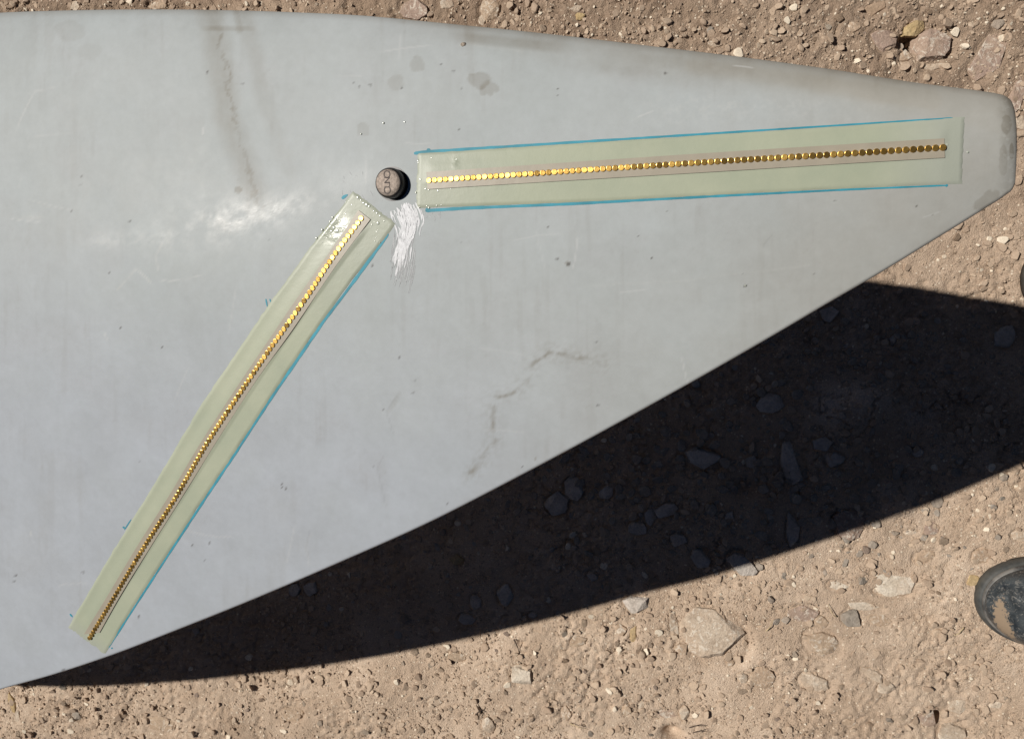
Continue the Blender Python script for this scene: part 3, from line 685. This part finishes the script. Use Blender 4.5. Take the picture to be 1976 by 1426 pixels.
R2 = [(716, 424), (713, 428), (647, 517), (582, 613), (569, 632), (498, 731), (428, 838), (355, 955), (281, 1072), (230, 1155), (194, 1219)]
L2 = [(693, 406), (678, 428), (624, 506), (555, 604), (543, 622), (455, 752), (388, 855), (327, 957), (265, 1055), (210, 1147), (164, 1222)]
ribbon('backing_tape', L2, R2, 160, 8, lambda u, w_: TAPE + .00003 * math.sin(u * 23), M_tape, s2, skirt=False)
discs(s2, D2, pitch0, TAPE, 6)

# marker lines (children of the blade)
def stroke(pts, w0, w1, seed=0, mat=M_marker, name='marker_line', parent=None, h=0.00012):
    q_ = np.array(pts, float); cs_ = np.concatenate([[0], np.cumsum(np.linalg.norm(np.diff(q_, axis=0), axis=1))])
    g_ = np.linspace(0, cs_[-1], max(4, int(cs_[-1] / 4))); P = np.stack([np.interp(g_, cs_, q_[:, 0]), np.interp(g_, cs_, q_[:, 1])], -1); n = len(P)
    A, Bq = [], []
    for i in range(n):
        d = P[min(i+1, n-1)] - P[max(i-1, 0)]; d /= np.linalg.norm(d); q = np.array([-d[1], d[0]]); w_ = (w0 + (w1 - w0) * i / (n - 1)) / 2 * (0.8 + .4 * vnoise(i, seed, .3))
        if i in (0, n - 1): w_ *= .5
        A.append(P[i] - q * w_); Bq.append(P[i] + q * w_)
    vs = []
    for a, b in zip(A, Bq):
        vs += [hit(*a, h)[0], hit(*b, h)[0]]
    me = mesh_np(name, np.array(vs), grid_faces(n, 2))
    if me.polygons[0].normal.z < 0: me.flip_normals()
    return me
def mark(pts, w0, w1, seed=0, lab=None): return add('marker_line', stroke(pts, w0, w1, seed), M_marker, blade, label=lab)
mark([(799, 297), (812, 294), (1100, 275.5), (1400, 256.5), (1640, 241), (1838, 228)], 6.0, 2.6, 1)
mark([(821, 407), (900, 402), (1100, 394), (1400, 378), (1640, 366), (1829, 358)], 6.5, 3, 2)
mark([(748, 452), (736, 470), (700, 520), (660, 574), (624, 621), (531, 757), (464, 860), (396, 962), (331, 1061), (259, 1172), (209, 1250)], 6.5, 3, 3)
mark([(827, 287), (827, 295)], 7, 7, 4); mark([(660, 384), (664, 380), (671, 376)], 7, 4, 5); mark([(1825, 357), (1828, 360)], 6, 6, 6)
mark([(748, 450), (744, 455)], 9, 9, 7); mark([(513, 577), (516, 592)], 3.5, 2.5, 8); mark([(520.5, 577), (523, 584)], 3, 2, 9)
mark([(253, 1002), (240, 1022)], 2.4, 2.4, 10); mark([(237, 1016), (241, 1019)], 4, 3, 11); mark([(135, 1184), (140, 1190)], 4, 2.5, 12)
mark([(215, 1249), (217, 1251)], 4, 3, 13); mark([(821, 405), (826, 406)], 9, 8, 14)

# white filler smear, built as overlapping brushed ridges
def merge(ms, name):
    vs, fs, k = [], [], 0
    for m in ms:
        v = np.empty(len(m.vertices) * 3, dtype=np.float32); m.vertices.foreach_get('co', v); v = v.reshape(-1, 3)
        f = np.empty(len(m.loops), dtype=np.int32); m.loops.foreach_get('vertex_index', f); vs.append(v); fs.append(f.reshape(-1, 4) + k); k += len(v)
        bpy.data.meshes.remove(m)
    return mesh_np(name, np.vstack(vs), np.vstack(fs))
r = np.random.default_rng(8); strokes = []; thin = []
cl = np.array([(778, 392), (786, 412), (792, 432), (788, 455), (778, 480), (774, 505), (770, 530), (766, 560)], float)
wd = [22, 24, 22, 20, 16, 15, 14, 10]
for k in range(150):
    u = r.uniform(0, 1) ** 1.6; i0 = u * 4.2; off = np.clip(r.normal() * .55, -1.15, 1.15); ln = r.uniform(.35, 1.9); pts = []
    for q in np.linspace(i0, min(i0 + ln, 7), 5):
        i = int(min(q, 6)); t = q - i; c = cl[i] * (1 - t) + cl[i+1] * t; wdt = wd[i] * (1 - t) + wd[i+1] * t
        pts.append((c[0] + off * wdt + r.normal() * 1.0, c[1] + r.normal() * .8 + abs(off) * 6 - off * 8))
    strokes.append(stroke(pts, r.uniform(1.0, 6.0), r.uniform(.5, 3.0), k, h=r.uniform(.00005, .00022)))
for k in range(70):
    off = r.uniform(-1, 1); y = r.uniform(440, 520); x = 780 + off * 22
    thin.append(stroke([(x, y), (x - 3, y + 22), (x - 7, y + r.uniform(30, 50))], r.uniform(.5, 1.8), .5, k, h=r.uniform(.00006, .0001)))
for k in range(60):      # stray wisps round the stud and the patch ends
    x, y = (r.uniform(655, 745), r.uniform(330, 425)) if k < 40 else (r.uniform(815, 850), r.uniform(395, 425))
    if math.hypot(x - 756, y - 354) < 38 or (x > 690 and y < 380 and k < 40 and r.random() < .5): continue
    a = r.uniform(.4, 1.6); l_ = r.uniform(3, 12)
    thin.append(stroke([(x, y), (x + l_ * math.cos(a) * .5 + 1, y + l_ * .5), (x + l_ * math.cos(a), y + l_ * math.sin(a))], r.uniform(.5, 1.5), .4, k, h=.00008))
o = add('filler_smear', merge(strokes, 'filler_smear'), M_smear, blade, kind='stuff', label='thick white brushed smear below the stud')
o = add('filler_streaks', merge(thin, 'filler_streaks'), M_film, blade, kind='stuff', label='faint pale streaks trailing off below the white smear')

# resin beads added and domed so each throws a sun glint
def dome_set(pts, name, mat, parent):
    V_, F_ = [], []; k = 0
    for (px, py, rp) in pts:
        c, n = hit(px, py); R = rp * np.linalg.norm(c - CAM) / F; q = Vector(n).to_track_quat('Z', 'Y').to_matrix(); M3 = np.array(q)
        rings = [(0, 1.0), (.35, .92), (.65, .72), (.88, .38), (1.0, -.05)]; n8 = 8
        vv = [(0, 0, .26)] + [(a * math.cos(2*math.pi*j/n8), a * math.sin(2*math.pi*j/n8), b * .26) for a, b in rings[1:] for j in range(n8)]
        vv = np.array(vv) * R @ M3.T + c + n * 0.0004
        V_.append(vv)
        for j in range(n8): F_.append((k, k + 1 + j, k + 1 + (j + 1) % n8, k))
        for a in range(len(rings) - 2):
            for j in range(n8):
                p0 = k + 1 + a * n8 + j; p1 = k + 1 + a * n8 + (j + 1) % n8; F_.append((p0, p0 + n8, p1 + n8, p1))
        k += len(vv)
    me = bpy.data.meshes.new(name); me.from_pydata([tuple(x) for x in np.vstack(V_)], [], [tuple(dict.fromkeys(f)) for f in F_]); me.update()
    me.polygons.foreach_set('use_smooth', [True] * len(me.polygons))
    return add(name, me, mat, parent, kind='stuff')
b2 = [(691, 382, 3), (697, 387, 2), (702, 392, 2.5), (708, 396, 4), (713, 399, 3), (722, 408, 2), (728, 412, 3), (734, 417, 2.5), (742, 427, 2.2), (752, 434, 1.6), (730, 431, 4), (718, 434, 2.2), (642, 420, 2.4), (649, 424, 3), (656, 428, 3), (662, 433, 3.4), (666, 437, 3), (637, 428, 2), (645, 440, 4), (652, 446, 5), (657, 451, 4), (640, 447, 3), (662, 452, 3), (655, 458, 3), (622, 444, 2.4), (611, 460, 2.6), (623, 468, 1.6), (667, 411, 1.8), (681, 427, 1.8), (727, 448, 1.5), (724, 466, 1.6), (634, 480, 1.5), (674, 388, 1.6), (668, 391, 1.4), (679, 395, 1.4), (647, 467, 1.8), (651, 472, 1.5), (643, 474, 1.5)]
b2 += [(r.uniform(628, 668), r.uniform(452, 485), r.uniform(.8, 1.6)) for _ in range(34)] + [(r.uniform(700, 735), r.uniform(425, 470), r.uniform(.7, 1.4)) for _ in range(16)]
dome_set([b for b in b2], 'resin_glint_beads', M_bead, s2)
b1 = [(812, 347, 2.6), (822, 365, 2.5), (828, 367, 2.2), (846, 369, 2.4), (880, 325, 3.0), (881, 308, 2.0), (833, 305, 1.8), (807, 311, 2.4), (808, 314, 2), (803, 372, 2), (809, 401, 1.6), (824, 398, 1.6), (828, 401, 2), (843, 397, 1.8), (852, 396, 1.6), (866, 362, 2), (871, 365, 1.8), (873, 359, 1.6), (860, 353, 1.8), (864, 356, 1.4), (1826, 280, 4.0), (1828, 287, 3.0), (1732, 278, 1.5), (1808, 277, 1.6), (1806, 284, 1.5)]
dome_set(b1, 'resin_glint_beads', M_bead, s1)
dome_set([(740, 238, 2.0), (781, 236, 1.2), (1867, 294, 1.8), (697, 259, 1.5), (1438, 551, 1.6)], 'resin_specks', M_bead, blade)

# ------------------------------------------------------------------ receptor stud
rc, rn = hit(757, 355)
R31 = 31.5 * np.linalg.norm(rc - CAM) / F
zr = Vector(rn).normalized(); xr = (Vector((1, 0, 0)) - zr * zr.x).normalized(); yr = zr.cross(xr)
qs = Matrix((xr, yr, zr)).transposed().to_4x4()
stud = bpy.data.objects.new('lightning_receptor', None); COL.objects.link(stud); stud.parent = blade
stud['label'] = 'round bronze stud with stamped letters between the two strips'
stud.matrix_local = Matrix.Translation(Vector(rc)) @ qs
def lathe(name, prof_, n, mat, parent):
    v, f = [], []
    for r_, z in prof_:
        for k in range(n): v.append((r_ * math.cos(2*math.pi*k/n), r_ * math.sin(2*math.pi*k/n), z))
    for a in range(len(prof_) - 1):
        for k in range(n): p0 = a * n + k; p1 = a * n + (k + 1) % n; f.append((p0, p1, p1 + n, p0 + n))
    f.append(tuple(range((len(prof_) - 1) * n, len(prof_) * n)))
    me = bpy.data.meshes.new(name); me.from_pydata(v, [], f); me.update()
    me.polygons.foreach_set('use_smooth', [True] * len(me.polygons))
    try: me.set_sharp_from_angle(angle=math.radians(40))
    except Exception: pass
    return add(name, me, mat, parent)
S = R31
lathe('seat_ring', [(S * 1.0, -0.0004), (S * 1.0, 0.00012), (S * .9, 0.00013)], 48, M_groove, stud)
HS = 0.0056
lathe('stud_body', [(S * .88, 0), (S * .89, HS * .5), (S * .87, HS * .72), (S * .80, HS * .90), (S * .74, HS * .985), (S * .70, HS)], 56, M_studside, stud)
lathe('stud_face', [(S * .77, HS * .93), (S * .755, HS * 1.0), (S * .73, HS * 1.03), (S * .45, HS * 1.035)], 56, M_stud, stud)
ltr = bpy.data.curves.new('t', 'FONT'); 
ZL = HS * 1.037
for ch, v_, sz in (('C', -0.47, .40), ('U', -0.13, .34), ('N', 0.14, .34), ('O', 0.47, .40)):
    cu = bpy.data.curves.new('t', 'FONT'); cu.body = ch; cu.size = S * sz * 1.5; cu.extrude = 0.00008; cu.offset = 0.00004; cu.align_x = 'CENTER'; cu.align_y = 'CENTER'
    to = bpy.data.objects.new('t', cu); COL.objects.link(to); bpy.context.view_layer.update()
    me = bpy.data.meshes.new_from_object(to.evaluated_get(bpy.context.evaluated_depsgraph_get())); bpy.data.objects.remove(to)
    me.materials.clear()
    o = add('letter', me, M_letter, stud); o.rotation_euler = (0, 0, math.pi / 2); o.location = (-S * .02, S * v_, ZL)
me_ring = None

# stone chip lying on the blade
c, n = hit(894, 86)
stone_obj(c[0], c[1], .0026, .0020, .3, .9, 'grey', 'tiny brown stone chip lying on the blade near its upper edge', 999, 'stone_chip', 2, base=float(c[2]) - 0.0002)

# ------------------------------------------------------------------ boots
def boot_mats():
    t = NT('black_rubber_boot'); n = t.noise(70, 5, .6); n2 = t.noise(400, 3); mud = t.attr('mud')
    c = t.mix(t.rng(n, .35, .65), (0.022, 0.026, 0.029), (0.060, 0.068, 0.072))
    c = t.mix(t.math('MULTIPLY', t.rng(t.noise(120, 6, .75, None, 2.0), .54, .62), .5), c, (0.26, 0.245, 0.22))
    m = t.rng(t.math('ADD', mud, t.math('MULTIPLY', t.math('SUBTRACT', t.noise(210, 6, .75), .5), 2.2)), .46, .62)
    c = t.mix(m, c, (0.25, 0.185, 0.125))
    a = t.set(Base_Color=c, Roughness=t.math('ADD', t.math('MULTIPLY', n, .45), t.math('MULTIPLY', m, .6)), Normal=t.bump(t.math('ADD', n2, n), .35, .001))
    t = NT('dusty_rubber_sole'); n = t.noise(60, 5, .6)
    c = t.mix(t.rng(n, .35, .65), (0.035, 0.038, 0.037), (0.085, 0.083, 0.075))
    b = t.set(Base_Color=c, Roughness=.65, Normal=t.bump(t.noise(300, 3), .3, .0008))
    t = NT('scuffed_welt'); n = t.noise(38, 4, .6)
    d = t.set(Base_Color=t.mix(t.rng(n, .4, .6), (0.05, 0.05, 0.05), (0.20, 0.19, 0.175)), Roughness=.5)
    return a, b, d
MB1, MB2, MB3 = boot_mats()
def half_width(u, W=0.053, L=0.30):
    toe = np.sqrt(np.clip(1 - (1 - np.clip(u / 0.075, 0, 1)) ** 2, 0, 1)) ** 0.92
    heel = np.sqrt(np.clip(1 - (1 - np.clip((L - u) / 0.035, 0, 1)) ** 2, 0, 1))
    waist = 1 - 0.20 * np.exp(-((u - 0.17) / 0.05) ** 2) - 0.22 * sstep(.15, .28, u)
    return W * toe * heel * waist
def ringloft(name, us, rings, mat, parent, mud=None):
    V_ = np.array(rings); nu, nv = V_.shape[:2]
    i = np.arange(nu - 1)[:, None] * nv + np.arange(nv)[None, :]; j = np.arange(nu - 1)[:, None] * nv + (np.arange(nv)[None, :] + 1) % nv
    me = mesh_np(name, V_.reshape(-1, 3), np.stack([i, j, j + nv, i + nv], -1).reshape(-1, 4)); 
    if mud is not None: fattr(me, 'mud', mud(V_.reshape(-1, 3)))
    return add(name, me, mat, parent)
def boot(px, py, heading, side, label):
    g = ground_at(px, py, 0.02); z = 0.0
    e = bpy.data.objects.new('work_boot', None); COL.objects.link(e); e.location = (g[0], g[1], gz_at(g[0] + .1, g[1])); e.rotation_euler = (0, 0, heading)
    e['label'] = label; e['category'] = 'boot'; e['group'] = "the photographer's boots"
    L = 0.30; us = np.concatenate([np.linspace(0, 1, 22) ** 2 * .075, np.linspace(.08, L - .036, 22), L - np.linspace(1, 0, 12) ** 2 * .035])
    th = np.linspace(0, 2 * np.pi, 44, endpoint=False)
    def shelf(off, zs):                         # stacked outlines -> solid welt/sole
        pts_u = np.concatenate([us, us[::-1][1:-1]]); hw = half_width(us); n_ = np.concatenate([hw, -hw[::-1][1:-1]])
        rings = []
        for (o_, z_) in zs:
            cxn = L / 2; x_ = pts_u + 0.0; sc = (L / 2 + off + o_) / (L / 2)
            xx = cxn + (x_ - cxn) * sc; yy = n_ * (1 + (off + o_) / 0.053); rings.append(np.stack([xx, yy, np.full(len(xx), z_)], -1))
        return rings
    sole = ringloft('sole', None, shelf(.0052, [(-.04, 0.0), (0, 0.0), (.0, .014), (-.001, .018), (-.003, .0205), (-.008, .021), (-.02, .021)]), MB2, e)
    ringloft('welt', None, shelf(.0004, [(0, .020), (.0012, .0225), (.0010, .0255), (-.0010, .028), (-.004, .0285), (-.008, .028)]), MB3, e)
    rings = []
    for u in us:
        hw = float(half_width(u)) * 0.985; hh = 0.052 * float(sstep(-.03, .055, u)) ** .8 * float(np.sqrt(np.clip(1 - (1 - np.clip((u + .002) / .085, 0, 1)) ** 2, 0, 1))) + .05 * float(sstep(.09, .22, u))
        hh *= float(np.sqrt(np.clip((L - u) / .012, 0, 1)))
        rings.append([(u, hw * np.sign(math.cos(a)) * abs(math.cos(a)) ** .8, .0265 + max(0.0, hh) * max(0, math.sin(a)) ** .85 - .012 * max(0, -math.sin(a))) for a in th])
    def mudf(v):
        u, y = v[:, 0], v[:, 1] * side
        return 0.85 * np.exp(-((u - .011 - y * y * 9) / .007) ** 2 - ((y + .012) / .026) ** 2) + .50 * np.exp(-((u - .016 - y * y * 9) / .008) ** 2 - ((y + .032) / .018) ** 2) + .25 * np.exp(-((u - .06) / .03) ** 2) * (fbm(v[:, 0], v[:, 1], 90, 3, 5) > .55)
    ringloft('toe_upper', None, rings, MB1, e, mudf)
    rr = []
    for z_ in np.linspace(.06, .33, 14):
        k = sstep(.05, .14, z_); cx_ = .215 - .012 * k; rx = .082 - .022 * float(k) + .006 * float(sstep(.2, .33, z_)); ry = .040 + .018 * float(k)
        rr.append([(cx_ + rx * math.cos(a) + .0015 * math.sin(3 * a + z_ * 40), ry * math.sin(a) + .001 * math.cos(4 * a + z_ * 60), z_) for a in th])
    inner = [[(x_ * .96 + .204 * .04, y_ * .94, z_ - k * .06) for (x_, y_, z_) in rr[-1]] for k in (0, 1)]
    ringloft('shaft', None, rr + inner, MB1, e, lambda v: np.zeros(len(v)))
    return e
boot(1898, 1152, math.radians(-5), 1, 'muddy black rubber boot toe entering from the lower right, tan mud on its cap')
boot(1990, 548, math.radians(9), -1, 'black boot at the right edge above the shadow, only its rim showing')

# ------------------------------------------------------------------ medium pebbles (individuals) and gravel (stuff)
le_px = np.array(up); te_px = np.array(lo)
def over_blade(px, py): return -100 < px < 1957 and crom(up, min(px, 1950)) - 6 < py < crom(lo, px) + 2
ANCH = [(i, l) for i, l in enumerate(LM)]
def short(lab):
    for s_ in (' bedded ', ' just ', ' left of ', ' right of ', ' under ', ' tucked ', ' with ', ' between ', ' half ', ' below ', ' touching ', ' above ', ' in the ', ' beside ', ' near ', ' cut ', ' standing ', ' close ', ' lying ', ' at the ', ' low ', ' leaning ', ' inside ', ' against ', ' and '):
        pass
    return lab
placed = [(l[0], l[1], max(l[2], l[3]) / 2) for l in LM]
r = np.random.default_rng(77)
cand = []
tries = 0
while len(cand) < 196 and tries < 20000:
    tries += 1
    px, py = r.uniform(5, 1970), r.uniform(5, 1420)
    if over_blade(px, py) or (px > 1870 and 1060 < py < 1260) or (px > 1950 and 480 < py < 600): continue
    s_ = 9 + 11 * r.random() ** 2.2
    if any(math.hypot(px - a, py - b) < c_ + s_ * .7 for a, b, c_ in placed): continue
    dens = fbm(px, py, .006, 2, 3)
    if r.random() > dens * 1.5: continue
    placed.append((px, py, s_ / 2)); cand.append((px, py, s_))
TW = {'pale': 'cream', 'tan': 'tan', 'pink': 'pinkish', 'grey': 'grey', 'ochre': 'ochre', 'white': 'whitish', 'dirt': 'brown', 'shade_grey': 'grey'}
seen = {}
edge_x = [100, 300, 560, 820, 1100, 1420, 1700, 1976]; edge_y = [1320, 1303, 1278, 1245, 1190, 1108, 1005, 895]
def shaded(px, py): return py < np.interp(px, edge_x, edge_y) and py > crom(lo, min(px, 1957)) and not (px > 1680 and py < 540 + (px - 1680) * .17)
base_meshes = {}
for k, (px, py, s_) in enumerate(cand):
    tone = r.choice(['tan', 'tan', 'pale', 'dirt', 'pink', 'grey', 'white'], p=[.26, .1, .2, .22, .1, .08, .04])
    sh = shaded(px, py)
    asp = r.uniform(.6, 1.0); x, y, a, b, an = lm_frame(px, py, s_, s_ * asp, r.uniform(0, 180))
    j = min(range(len(LM)), key=lambda q: math.hypot(LM[q][0] - px, LM[q][1] - py)); l = LM[j]
    dx, dy = px - l[0], py - l[1]
    dr = ('right of' if dx > 0 else 'left of') if abs(dx) > 2.2 * abs(dy) else ('below' if dy > 0 else 'above') if abs(dy) > 2.2 * abs(dx) else ('lower ' if dy > 0 else 'upper ') + ('right of' if dx > 0 else 'left of')
    if sh: tone = 'shade_grey' if r.random() < .6 else 'tan'  # shaded pebbles mostly get the lightened grey
    head = ' '.join(l[7].split()[:9])
    key = (j, dr); seen.setdefault(key, []).append(k)
    cand[k] = (px, py, s_, tone, x, y, a, b, an, sh, j, dr, asp, math.hypot(dx, dy))
ORD = ['nearest', 'second nearest', 'third nearest', 'fourth nearest', 'fifth nearest', 'sixth nearest', 'seventh nearest', 'eighth nearest', 'ninth nearest', 'tenth nearest']
CUT = (' bedded', ' just', ' left of', ' right of', ' under', ' tucked', ' with', ' between', ' half', ' below', ' touching', ' above', ' in the', ' beside', ' near', ' cut', ' standing', ' close', ' lying', ' at the', ' low', ' against', ' upper right', ' and ')
def head(lab):
    i = min([lab.find(c_) for c_ in CUT if lab.find(c_) > 8] or [len(lab)]); return lab[:i].strip(' ,')
heads = [head(l[7]) for l in LM]
for k, (px, py, s_, tone, x, y, a, b, an, sh, j, dr, asp, dist) in enumerate(cand):
    grp = sorted(seen[(j, dr)], key=lambda q: cand[q][13]); rank = grp.index(k)
    hd = heads[j] if heads.count(heads[j]) == 1 else LM[j][7]
    lab = (f"{ORD[min(rank, 9)]} " if len(grp) > 1 else '') + f"{TW[tone]} pebble to the {dr.replace(' of', '')}{' of' if 'of' in dr else ''} the {hd}"
    lab = lab.replace('to the above', 'above').replace('to the below', 'below')
    wl = lab.split()
    if len(wl) > 16: lab = ' '.join(wl[:16])
    key = tone + str(k % 9)
    if key not in base_meshes:
        v, f = rock(2, 500 + len(base_meshes) * 3, 9, .36, .02); m_ = mesh_np('pebble', v * .5, f); m_.set_sharp_from_angle(angle=math.radians(35)); m_.materials.append(STONE[tone]); base_meshes[key] = m_
    o = bpy.data.objects.new('pebble', base_meshes[key]); COL.objects.link(o)
    hh = min(a, b) * .8; o.scale = (a, b, hh); o.rotation_euler = (r.normal() * .15, r.normal() * .15, an)
    o.location = (x, y, gz_at(x, y) + hh * r.uniform(-.12, .22))
    o['label'] = lab; o['category'] = 'pebble'; o['group'] = 'pebbles scattered on the dirt'

def scatter(name, n, smin, smax, pw, sub, nvar, seed, label, box, smooth=False, centre=None, mat=None):
    r = np.random.default_rng(seed); vars_ = [rock(sub, seed * 50 + i, 6 if sub < 2 else 9, .4, 0.0) for i in range(nvar)]
    F_ = vars_[0][1]; BV = np.stack([v for v, f in vars_])
    x = r.uniform(box[0], box[1], n); y = r.uniform(box[2], box[3], n)
    qx, qy = project(np.stack([x, y, x * 0], -1)); qc = np.clip(qx, -60, 1957)
    hid = (qx < 1800) & (qy > crom(up, qc) + 70) & (qy < crom(lo, qc) - 110); x, y = x[~hid], y[~hid]; n = len(x)
    d = fbm(x, y, 9, 3, 33) * .7 + fbm(x, y, 40, 2, 37) * .5; keep = r.random(n) < sstep(.42, .72, d) * .85 + .22
    x, y = x[keep], y[keep]; n = len(x)
    s = smin + (smax - smin) * r.random(n) ** pw
    if centre is not None: x = centre[0] + r.normal(size=n) * centre[2]; y = centre[1] + r.normal(size=n) * centre[3]
    ix = np.clip(np.searchsorted(xs, x), 1, len(xs) - 1); iy = np.clip(np.searchsorted(ys, y), 1, len(ys) - 1); z = GZ[ix, iy]
    th = r.uniform(0, 2 * np.pi, n); sx_ = s * r.uniform(.8, 1.25, n) / 2; sy_ = s * r.uniform(.6, 1.0, n) / 2; sz = s * r.uniform(.3, .65, n) / 2 * 1.2
    P = BV[r.integers(0, nvar, n)]
    a, b, c = P[..., 0] * sx_[:, None], P[..., 1] * sy_[:, None], P[..., 2] * sz[:, None]
    tx, ty = r.normal(0, .25, n)[:, None], r.normal(0, .25, n)[:, None]; c = c + a * tx + b * ty
    X = a * np.cos(th)[:, None] - b * np.sin(th)[:, None] + x[:, None]; Y = a * np.sin(th)[:, None] + b * np.cos(th)[:, None] + y[:, None]
    Z = c + (z + sz * r.uniform(-.1, .9, n))[:, None]
    V_ = np.stack([X, Y, Z], -1).reshape(-1, 3); nvp = P.shape[1]
    FF = (F_[None] + (np.arange(n) * nvp)[:, None, None]).reshape(-1, 3)
    me = mesh_np(name, V_, FF, smooth)
    tn = np.clip(.25 + r.beta(2.2, 1.8, n) * .65 + (r.random(n) < .07) * .5, 0, 1); fattr(me, 'tone', np.repeat(tn, nvp))
    add(name, me, mat or M_gravel, kind='stuff', label=label); print(name, n)
BOX = (x0 - .03, x1 + .12, y0 - .05, y1 + .05)
scatter('gravel', 22000, .0036, .0125, 2.7, 1, 16, 3, 'loose gravel scattered over the dry dirt', BOX)
scatter('grit', 115000, .0015, .0042, 1.7, 0, 16, 4, 'fine grit and crumbs covering the dry dirt', BOX)
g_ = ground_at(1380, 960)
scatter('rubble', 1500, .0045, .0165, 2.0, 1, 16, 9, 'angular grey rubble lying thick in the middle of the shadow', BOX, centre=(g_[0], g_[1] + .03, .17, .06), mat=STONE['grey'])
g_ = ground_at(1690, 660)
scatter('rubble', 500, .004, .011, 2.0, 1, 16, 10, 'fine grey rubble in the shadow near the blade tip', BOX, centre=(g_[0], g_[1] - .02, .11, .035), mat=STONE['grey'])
# dry twigs and straw
def twig(pts, wpx, col, label):
    P = [Vector((*ground_at(px, py)[:2], 0)) for px, py in pts]; q = [Vector((p_.x, p_.y, gz_at(p_.x, p_.y) + .003 + .004 * (i % 2))) for i, p_ in enumerate(P)]
    base = q[0].copy(); v, f = [], []; n = 6; rad = wpx * .75 * CAMH / F / 2
    fine_ = [q[i].lerp(q[i + 1], t_) for i in range(len(q) - 1) for t_ in (0, .33, .66)] + [q[-1]]
    for i, c_ in enumerate(fine_):
        d = (fine_[min(i + 1, len(fine_) - 1)] - fine_[max(i - 1, 0)]).normalized(); a = d.cross(Vector((0, 0, 1))).normalized(); b_ = a.cross(d); rr = rad * (1 - .6 * i / len(fine_)) * (1 + .25 * math.sin(i * 2.1))
        for k in range(n): v.append(tuple(c_ - base + (a * math.cos(k * 2 * math.pi / n) + b_ * math.sin(k * 2 * math.pi / n)) * rr))
    for i in range(len(fine_) - 1):
        for k in range(n): f.append((i * n + k, i * n + (k + 1) % n, (i + 1) * n + (k + 1) % n, (i + 1) * n + k))
    f.append(tuple(range(n))); f.append(tuple(range((len(fine_) - 1) * n, len(fine_) * n)))
    me = bpy.data.meshes.new('twig'); me.from_pydata(v, [], f); me.update()
    add('twig', me, col, label=label, cat='twig', group='dry twigs and straw on the dirt', loc=base)
M_tw = simple('dark_twig', (0.07, 0.048, 0.035), .85, 0, 0, 300, .3, .0004, .3); M_st = simple('dry_straw', (0.46, 0.36, 0.22), .7, 0, 0, 300, .3, .0004, .2)
twig([(994, 1228), (999, 1238), (1004, 1250)], 4, M_tw, 'short dark twig crossing the shadow edge at bottom centre')
twig([(920, 1372), (932, 1358), (944, 1366)], 3, M_tw, 'bent dark twig at the bottom, above the pale wedge stone')
twig([(922, 1352), (930, 1366), (928, 1380)], 2.5, M_tw, 'thin dark twig lying across the bent one near the bottom')
twig([(1330, 1402), (1345, 1395), (1362, 1398)], 3, M_tw, 'dark root bit near the bottom edge, below the large slab')
twig([(1338, 1412), (1352, 1404), (1372, 1410)], 2.5, M_tw, 'curved root bit at the bottom edge beside another root bit')
twig([(1612, 1186), (1604, 1180), (1596, 1162)], 3, M_st, 'straw stem between the pinkish stone and the chalky flake')
twig([(1477, 1215), (1484, 1205), (1491, 1193)], 3.5, M_st, 'pale straw stem to the right of the large slab')
twig([(1100, 1390), (1120, 1392), (1132, 1398)], 3, M_st, 'pale straw lying near the bottom edge, right of the oval stone')
twig([(1855, 1205), (1845, 1216), (1838, 1222)], 3.5, M_st, 'pale straw bit left of the lower boot')
print('scene done', len(bpy.data.objects))
